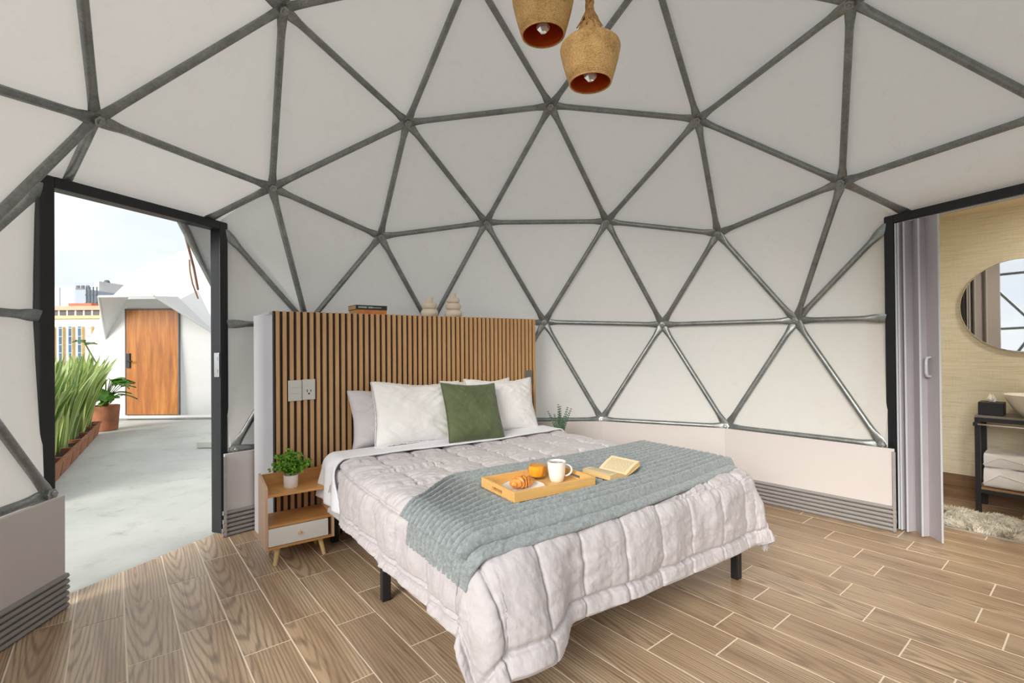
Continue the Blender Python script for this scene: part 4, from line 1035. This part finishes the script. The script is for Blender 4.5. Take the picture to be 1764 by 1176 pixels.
# folded towels
for k, (lab, y0, z0, h, w2) in enumerate((('lower white folded towel on the washstand shelf', 0, .215, .165, .52), ('upper rumpled white towel on the washstand shelf', .02, .382, .125, .50))):
    tw_ = thing('towel', lab, 'towel', onV(-vw/2+.05+w2/2, y0, z0), vr)
    n1, n2 = 40, 24; mb = MB(); rows = []
    for i in range(n1):
        x = -w2/2+w2*i/(n1-1); row = []
        for j in range(n2):
            a = 2*PI*j/n2; ca, sa = math.cos(a), math.sin(a); sq = lambda q, p: math.copysign(abs(q)**p, q)
            yy = .155*sq(ca, .35); zz = h/2+h/2*sq(sa, .45)
            w = float(fbm(np.array(x*9+k*5), np.array(a*2.2), 3)); row.append((x+.012*w, yy*(1+.18*w), max(0.0, zz*(1+.30*w*(sa > 0)))))
        row.append(row[0]); rows.append(row)
    mb.grid(np.array(rows)); n3 = n2+1
    mb.f.append(tuple(range(n2))[::-1]); mb.f.append(tuple((n1-1)*n3+j for j in range(n2)))
    build(mb, 'folded_cloth', 'towel', tw_, True, 60)
    build(MB().tube([(-w2/2-.004, -sy*.15, h*.2), (-w2/2+.10, -sy*.163, h*.75), (-w2/2+.26, -sy*.165, h*.5)], .005, 6), 'hem', 'towel', tw_, True, 60)
# rug
rug = thing('shaggy_rug', 'white shaggy fur rug on the washroom floor', 'rug', sl(3.50, 1.42), vr)
rw, rd = 1.36, .47
build(MB().box((0, 0, .008), (rw, rd, .014)), 'backing', 'furbase', rug)
vsn = []; fsn = []; NB = 26000
px = RNG.uniform(-rw/2, rw/2, NB); py = RNG.uniform(-rd/2, rd/2, NB); aa = RNG.uniform(0, 2*PI, NB); ln = RNG.uniform(.03, .06, NB)
cl = np.stack([vnoise(px*14, py*14)-.5, vnoise(px*14+50, py*14+9)-.5], 1)*2.2
mb = MB(); V = np.zeros((NB, 4, 3))
dx, dy = np.cos(aa)*.0035, np.sin(aa)*.0035; ox, oy = cl[:, 0]*.045+RNG.normal(0, .012, NB), cl[:, 1]*.045+RNG.normal(0, .012, NB)
V[:, 0] = np.stack([px-dx, py-dy, np.full(NB, .013)], 1); V[:, 1] = np.stack([px+dx, py+dy, np.full(NB, .013)], 1)
V[:, 2] = np.stack([px+dx*.8+ox*.6, py+dy*.8+oy*.6, .013+ln*.7], 1); V[:, 3] = np.stack([px+ox*1.25, py+oy*1.25, .013+ln], 1)
mb.v = [tuple(p) for p in V.reshape(-1, 3)]; mb.f = [f for i in range(NB) for f in ((4*i, 4*i+1, 4*i+2), (4*i, 4*i+2, 4*i+3))]
build(mb, 'fur_pile', 'fur', rug)['kind'] = 'stuff'
cl_ = thing('added_washroom_light', 'round warm ceiling light added out of view to brighten the washroom', 'lamp', sl(3.55, 1.75)+Vector((0, 0, 2.575)))  # unseen fill light, added because the washroom came out dark
build(MB().lathe([(0, .045), (.15, .045), (.15, .012), (.14, .012), (0, .012)], 40), 'lamp_base', 'white', cl_)
build(MB().lathe([(0, 0), (.10, .002), (.138, .012), (0, .0125)], 40), 'diffuser', 'lamp', cl_)

# ------------------------------------------------------------------ terrace outside
tp = [(-16, -14), (6, -14)]
ter = MB(); z = -.006
# slab with the dome floor and the washroom left free
rim = []
for i in range(60):
    a = RAD(6*i); rim.append((2.99*math.cos(a)/max(.0, 1), 2.99*math.sin(a)))
sq_ = []
for i in range(60):
    a = RAD(6*i); c, s = math.cos(a), math.sin(a); k = 30/max(abs(c), abs(s)); x = max(-11.5, min(12, c*k)); y = max(-12, min(16, s*k)); sq_.append((x, y))
vs = [(x, y, z) for x, y in rim]+[(x, y, z) for x, y in sq_]
ter.add(vs, [(i, 60+i, 60+(i+1) % 60, (i+1) % 60) for i in range(60)])
struct(build(ter, 'floor_terrace', 'concrete'), 'pale painted concrete terrace outside the dome')
struct(build(MB().box((0, 0, -22), (1400, 1400, .2)), 'ground_city', 'city'), 'distant city ground')
tb2 = thing('concrete_block', 'low concrete block on the terrace beside the door frame', 'block', (-4.78, 5.12, 0), .1)
build(MB().box((0, 0, .045), (.40, .85, .09), bev=.01), 'block', 'concrete', tb2)

# awning edge, brace and cable of our own doorway
aw = thing('awning', 'grey tube and fabric awning outside the terrace door', 'awning', tuple(nL*3.05))
A1 = PL_(-.33, 2.43, 3.10)-nL*3.05; A2 = PL_(-.72, 1.98, 3.22)-nL*3.05; A0 = PL_(.62, 2.50, 3.12)-nL*3.05
build(MB().tube([A0, A1], .022, 12), 'front_tube', 'steel', aw, True, 60)
build(MB().tube([A1, A2], .030, 12), 'side_tube', 'steel', aw, True, 60)
build(MB().add([A1, A2, PL_(-.80, 2.42, 3.08)-nL*3.05, PL_(-.45, 2.50, 3.06)-nL*3.05], [(0, 1, 2, 3)]), 'side_fabric', 'hood', aw)
build(MB().tube([PL_(-.47, 2.33, 3.22)-nL*3.05, PL_(-.60, 2.12, 3.3)-nL*3.05, PL_(-.72, 1.95, 3.4)-nL*3.05], .010, 8), 'brace', 'rubber', aw, True, 60)
build(MB().tube([PL_(-.555, 2.17, 3.29)-nL*3.05, PL_(-.56, 2.08, 3.29)-nL*3.05, PL_(-.59, 1.98, 3.3)-nL*3.05, PL_(-.64, 1.86, 3.3)-nL*3.05], .006, 8), 'cable', 'rubber', aw, True, 60)

# planters with strap-leaved plants
pa = Vector((-4.72, 2.10, 0)); pb = Vector((-7.36, 5.94, 0)); pdv = (pb-pa).normalized(); pout = Vector((pdv.y, -pdv.x, 0))
if pout.x < 0: pout = -pout
NP = 7; plen = (pb-pa).length/NP
prot = math.atan2(pdv.y, pdv.x)
def trough_mesh(L, Wb, Wt, Hh, tk=.018):
    mb = MB(); o = [(-L/2, -Wt/2), (L/2, -Wt/2), (L/2, Wt/2), (-L/2, Wt/2)]; b = [(-L/2+.03, -Wb/2), (L/2-.03, -Wb/2), (L/2-.03, Wb/2), (-L/2+.03, Wb/2)]
    rimz = Hh-.03; lip = .012
    loops = [[(x, y, 0) for x, y in b], [(x*.985, y*.96, rimz) for x, y in o], [(x, y+math.copysign(lip, y), rimz+.004) for x, y in o], [(x, y+math.copysign(lip, y), Hh) for x, y in o], [(math.copysign(abs(x)-tk, x), math.copysign(abs(y)-tk, y), Hh) for x, y in o], [(math.copysign(abs(x)-tk-.004, x), math.copysign(abs(y)-tk-.004, y), Hh-.05) for x, y in o]]
    vs = [p for lp in loops for p in lp]; fs = [(3, 2, 1, 0)]
    for i in range(len(loops)-1): fs += [(4*i+j, 4*i+(j+1) % 4, 4*i+4+(j+1) % 4, 4*i+4+j) for j in range(4)]
    k = 4*(len(loops)-1); fs.append((k, k+1, k+2, k+3)); return mb.add(vs, fs)
trough = trough_mesh(plen*.985, .20, .27, .22).mesh('trough'); soil = MB().box((0, 0, .172), (plen*.985-.05, .22, .012)).mesh('soil')
leafm = []
for k in range(6):
    L = 1.0; n = 9; lean = [.12, .22, .32, .08, .38, .18][k]; droop = [.02, .05, .10, .01, .16, .04][k]; wd = [.050, .056, .048, .060, .046, .054][k]; mb = MB(); uv = []; p = Vector((0, 0, 0)); th0 = lean*.5
    rows = []
    for i in range(n+1):
        t = i/n; ang = th0+lean*.5*t+droop*t*t*2.2; rows.append(p.copy()); p = p+Vector((math.sin(ang), 0, math.cos(ang)))*L/n
        ww = wd*(.75+.5*math.sin(min(1, t*1.3)*PI*.62))*(1-max(0, t-.55)/.45)**.8+.001
        tw2 = [1.1, -.9, .5, 1.5, -1.3, .2][k]+.5*t
        for sgn, uu in ((-1, 0), (0, .5), (1, 1)):
            d = Vector((math.cos(ang)*math.sin(tw2), math.cos(tw2), -math.sin(ang)*math.sin(tw2))); mb.v.append(tuple(rows[-1]+d*sgn*ww/1.0*.5*1.6+Vector((-abs(sgn)*0, 0, abs(sgn)*.006)))); uv.append((uu, t))
    for i in range(n):
        for j in range(2): mb.f.append((3*i+j, 3*i+j+1, 3*i+4+j, 3*i+3+j))
    mb.uv = uv; leafm.append(mb.mesh('leaf', True))
ORD = ['first', 'second', 'third', 'fourth', 'fifth', 'sixth', 'seventh']
for k in range(NP):
    c = pa+pdv*plen*(k+.5)-pout*.15
    tr = thing('planter', f'{ORD[k]} terracotta trough of the terrace row counted from the door frame', 'planter', c, prot, group='terracotta troughs on the terrace')
    link('trough', trough, 'terracotta', tr); link('soil', soil, 'soil', tr)
    pt = thing('strap_leaf_plant', f'striped strap-leaved plant growing in the {ORD[k]} terracotta trough', 'plant', c+Vector((0, 0, .16)), prot, group='strap-leaved plants in the troughs')
    for q in range(24):
        x = (random.random()-.5)*plen*.85; sc = random.uniform(.85, 1.25); side = random.gauss(RAD(-100), 1.5)
        mw = Matrix.Translation((x, random.uniform(0, .09), 0)) @ Matrix.Rotation(side, 4, 'Z') @ Matrix.Diagonal((sc, sc*1.15, sc, 1))
        link('leaf', leafm[random.randrange(6)], 'strap', pt, mw=mw)
# round pot with a broad-leaved plant
pc = Vector((-7.62, 6.32, 0))
pot = thing('round_pot', 'round terracotta pot with leafy plant beside the wooden door', 'planter', pc)
build(MB().lathe([(0, 0), (.17, 0), (.175, .01), (.205, .42), (.205, .44), (.185, .44), (.182, .40), (0, .39)], 40), 'pot', 'terracotta', pot, True, 40)
build(MB().lathe([(0, .395), (.18, .395), (.18, .39), (0, .385)], 30), 'soil', 'soil', pot)
ph = thing('leafy_plant', 'glossy broad-leaved plant growing in the round terracotta pot', 'plant', pc+Vector((0, 0, .39)))
def broad_leaf(L, wd):
    mb = MB(); n = 8
    for i in range(n+1):
        t = i/n; w = wd*math.sin(PI*min(1, t*.97+.03))**.8*(1-.35*t)*(1 if i % 2 == 0 else .72); z = -.25*L*t*t
        mb.v += [(L*t, -w, z+.02), (L*t, 0, z), (L*t, w, z+.02)]
    for i in range(n): mb.f += [(3*i, 3*i+1, 3*i+4, 3*i+3), (3*i+1, 3*i+2, 3*i+5, 3*i+4)]
    return mb.mesh('leaf', True)
bl1 = broad_leaf(.30, .11); bl2 = broad_leaf(.22, .08)
ms = MB()
for k in range(34):
    a = random.uniform(-2.4, .7); h = random.uniform(.10, .52); r = random.uniform(.06, .26)
    tip = Vector((r*math.cos(a), r*math.sin(a), h)); ms.tube([(0, 0, 0), tip*.5+Vector((0, 0, .08)), tip], .007, 5, False)
    link('leaf', bl1 if k % 2 else bl2, 'philo', ph, mw=Matrix.Translation(tip) @ Matrix.Rotation(a+random.uniform(-.4, .4), 4, 'Z') @ Matrix.Rotation(random.uniform(-.5, .5), 4, 'Y') @ Matrix.Rotation(random.uniform(-.6, .6), 4, 'X'))
ms.tube([(0, 0, 0), (.02, -.02, .5), (-.32, -.05, 1.15)], .012, 6)
for k in range(4): link('leaf', bl2, 'philo', ph, mw=Matrix.Translation((-.32, -.05, 1.12+.02*k)) @ Matrix.Rotation(k*1.6, 4, 'Z') @ Matrix.Rotation(-.3, 4, 'Y'))
build(ms, 'stems', 'stem', ph)

# the neighbouring dome with its wooden door
D2A = -90.0   # azimuth its door faces
dn2 = Vector((math.cos(RAD(D2A)), math.sin(RAD(D2A)), 0)); dt2 = Vector((-dn2.y, dn2.x, 0)); DC = Vector((-7.70, 7.60, 0))-dn2*2.98
dome2 = thing('dome_tent', 'neighbouring white geodesic dome tent across the terrace', 'tent', DC, RAD(D2A-18))
for t in TR:
    if NDOOR[1] in t: continue
    ps = [ND[k] for k in t]; c = sum(ps, Vector())/3
    build(MB().add([p-c for p in ps], [(0, 1, 2)]), 'cover_panel', 'outer', dome2, loc=c)
# vertical skirt and front wall round the door (local frame: door faces azimuth 18)
Q = lambda tt, z_, nn=2.98: nR*nn+tR*tt+Vector((0, 0, z_))
ring2 = sorted([k for k in range(len(ND)) if abs(ND[k].z-ZB) < 1e-4], key=lambda k: math.atan2(ND[k].y, ND[k].x))
for i, k in enumerate(ring2):
    a = ND[k]; b = ND[ring2[(i+1) % 15]]; mid = (a+b)/2
    if abs(math.degrees(math.atan2(mid.y, mid.x))-18) < 8: continue
    build(MB().add([a, b, (b.x, b.y, .0), (a.x, a.y, .0)], [(0, 1, 2, 3)]), 'skirt_panel', 'outer', dome2)
mA = {}
for s in (-1, 1):
    m_ = min(ND, key=lambda p: (p-(nR*2.50+tR*s*.61+Vector((0, 0, 2.685)))).length); a_ = min(ND, key=lambda p: (p-(nR*2.70+tR*s*1.21+Vector((0, 0, 1.656)))).length); b_ = min(ND, key=lambda p: (p-(nR*2.89+tR*s*.61+Vector((0, 0, ZB)))).length)
    mA[s] = (m_, a_, b_); e = s*.55
    for ps in ([m_, Q(e, 2.45), a_], [Q(e, 2.45), Q(e, a_.z), a_], [Q(e, a_.z), Q(e, .0), (b_.x, b_.y, 0), b_, a_]):
        build(MB().add(ps, [tuple(range(len(ps)))]), 'cover_panel', 'outer', dome2)
build(MB().add([mA[1][0], mA[-1][0], Q(-.55, 2.45), Q(.55, 2.45)], [(0, 1, 2, 3)]), 'cover_panel', 'outer', dome2)
build(MB().add([Q(-.55, 2.45), Q(.55, 2.45), Q(.55, 2.2), Q(-.55, 2.2)], [(0, 1, 2, 3)]), 'lintel_panel', 'outer', dome2)
# hood: front edge wider than the door, wings running down to the sides
F = {s: Q(s*.53, 2.44, 3.68) for s in (-1, 1)}; G = {s: mA[s][1] for s in (-1, 1)}
build(MB().add([Q(-.50, 2.50), Q(.50, 2.50), F[1], F[-1]], [(0, 1, 2, 3)]), 'hood_top', 'hood', dome2)
for s in (-1, 1):
    build(MB().add([Q(s*.50, 2.50), F[s], G[s]], [(0, 1, 2)]), 'hood_wing', 'hood', dome2)
    build(MB().tube([F[s], G[s]], .022, 8), 'hood_tube', 'outer', dome2, True, 60)
build(MB().tube([F[-1], F[1]], .024, 8), 'hood_tube', 'outer', dome2, True, 60)
build(MB().tube([Q(-1.3, .03, 3.02), Q(-.55, .05, 3.04), Q(.55, .05, 3.04), Q(1.6, .03, 2.9)], .06, 8, sq=.6), 'skirt_fold', 'outer', dome2, True, 60)
mwD = Matrix.Translation(DC) @ RZ(D2A-18)
dd2 = thing('wooden_door', 'weathered orange wooden door of the neighbouring dome tent', 'door', tuple(mwD @ Q(0, .10, 3.0)), RAD(D2A+90))
build(MB().box((0, 0, 1.065), (1.06, .045, 2.13), bev=.003), 'door_leaf', 'veneer', dd2)
for s in (-1, 1): build(MB().box((s*.54, .0, 1.07), (.02, .06, 2.16)), 'jamb', 'bdark', dd2)
build(MB().box((0, .0, 2.145), (1.10, .06, .025)), 'head_jamb', 'bdark', dd2)
lk = build(MB().box((-.475, -.035, 1.10), (.075, .03, .30), bev=.006), 'lock_plate', 'black', dd2)
build(MB().tube([(-.47, -.05, 1.09), (-.47, -.09, 1.09), (-.36, -.095, 1.09)], .014, 8), 'lever', 'black', lk, True, 60)

# far buildings
def bld(name, label, x0, x1, top, y, thick, m):
    o = thing(name, label, 'building', ((x0+x1)/2, y+thick/2, -22)); w = x1-x0; h = top+22
    build(MB().box((0, 0, h/2), (w, thick, h)), 'wall', m, o); return o, w, h, (y+2.42)/846.3, thick
o, w, h, s1, tk = bld('apartment_building', 'white office block with tall blue window bays and salmon roof terrace', -60.21, -50.43, 5.11, 57.36, 14, 'bwall')
for k in range(9):
    x = -w/2+(k*16.5+1.5)*s1*1.0
    if x > w/2-1: break
    m = 'bglass' if k < 7 else 'bgrey'
    wdw = build(MB().box((x, -tk/2-.0, h/2-.6), (8.2*s1, .30, h-.8)), 'window_bay', m, o)
    build(MB().box((x+4.6*s1, -tk/2-.1, h/2-.6), (1.0*s1, .5, h-.8)), 'pilaster_edge', 'bochre', o)
    for r in range(5): build(MB().box((x, -tk/2-.17, h-1.2-r*1.0), (8.2*s1, .06, .10)), 'transom', 'bgrey2', wdw)
build(MB().box((0, 0, h+.15), (w+.6, tk+.6, .35)), 'cornice', 'bochre', o)
build(MB().box((0, -.5, h+.65), (w, tk-1.0, .75)), 'terrace_storey', 'bdark', o)
for k in range(10): build(MB().box((-w/2+.3+k*w/9.6, -tk/2+.1, h+.65), (.18, .25, .75)), 'terrace_post', 'bwall', o)
build(MB().box((0, 0, h+1.25), (w+.5, tk+.5, .5)), 'roof', 'bpink', o)
o, w, h, s2, tk = bld('roof_pavilion', 'salmon rooftop pavilion above the white office block', -59.63, -57.06, 7.21, 63.34, 8, 'bpink')
build(MB().box((0, 0, h+.1), (w+.5, tk+.5, .35)), 'roof', mat('brick_red', srgb(206, 116, 88), .8), o); build(MB().box((0, -tk/2, h-1.6), (w*.9, .2, .6)), 'window', 'bdark', o)
o, w, h, s3, tk = bld('grey_tower', 'tall pale grey building behind the white office block', -95.09, -84.98, 13.19, 92.19, 20, 'bgrey')
build(MB().box((-w/2+w*.70, -tk/2, h/2), (.15, .2, h)), 'wall_joint', 'bgrey2', o)
build(MB().box((w*.05, 2, h+.9), (w*.55, 8, 2.2)), 'plant_room', 'bgrey2', o)
build(MB().box((w*.28, 1.5, h+.9), (w*.10, 8, 2.6)), 'lift_head', 'bgrey', o)
for k in range(3): build(MB().box((-w*.15+k*w*.1, -2.05, h+.9), (w*.06, .2, 1.0)), 'window', 'bdark', o)
build(MB().lathe([(0, 0), (.5, .1), (.6, .5), (.4, 1.0), (0, 1.1)], 12, (w*.12, 2, h+2.0)), 'water_tank', 'bdark', o)
o, w, h, s4, tk = bld('grey_annex', 'grey annex with scaffold tower beside the tall pale building', -82.42, -80.25, 12.41, 89.23, 10, 'bgrey2')
for zz in range(8): build(MB().box((w/2+.9, -tk/2, h-1-zz*1.5), (2.2, .15, .14)), 'scaffold_ledger', 'scaff', o)
for xx in range(4): build(MB().box((w/2+.0+xx*.65, -tk/2, h-6), (.13, .15, 13)), 'scaffold_post', 'scaff', o)
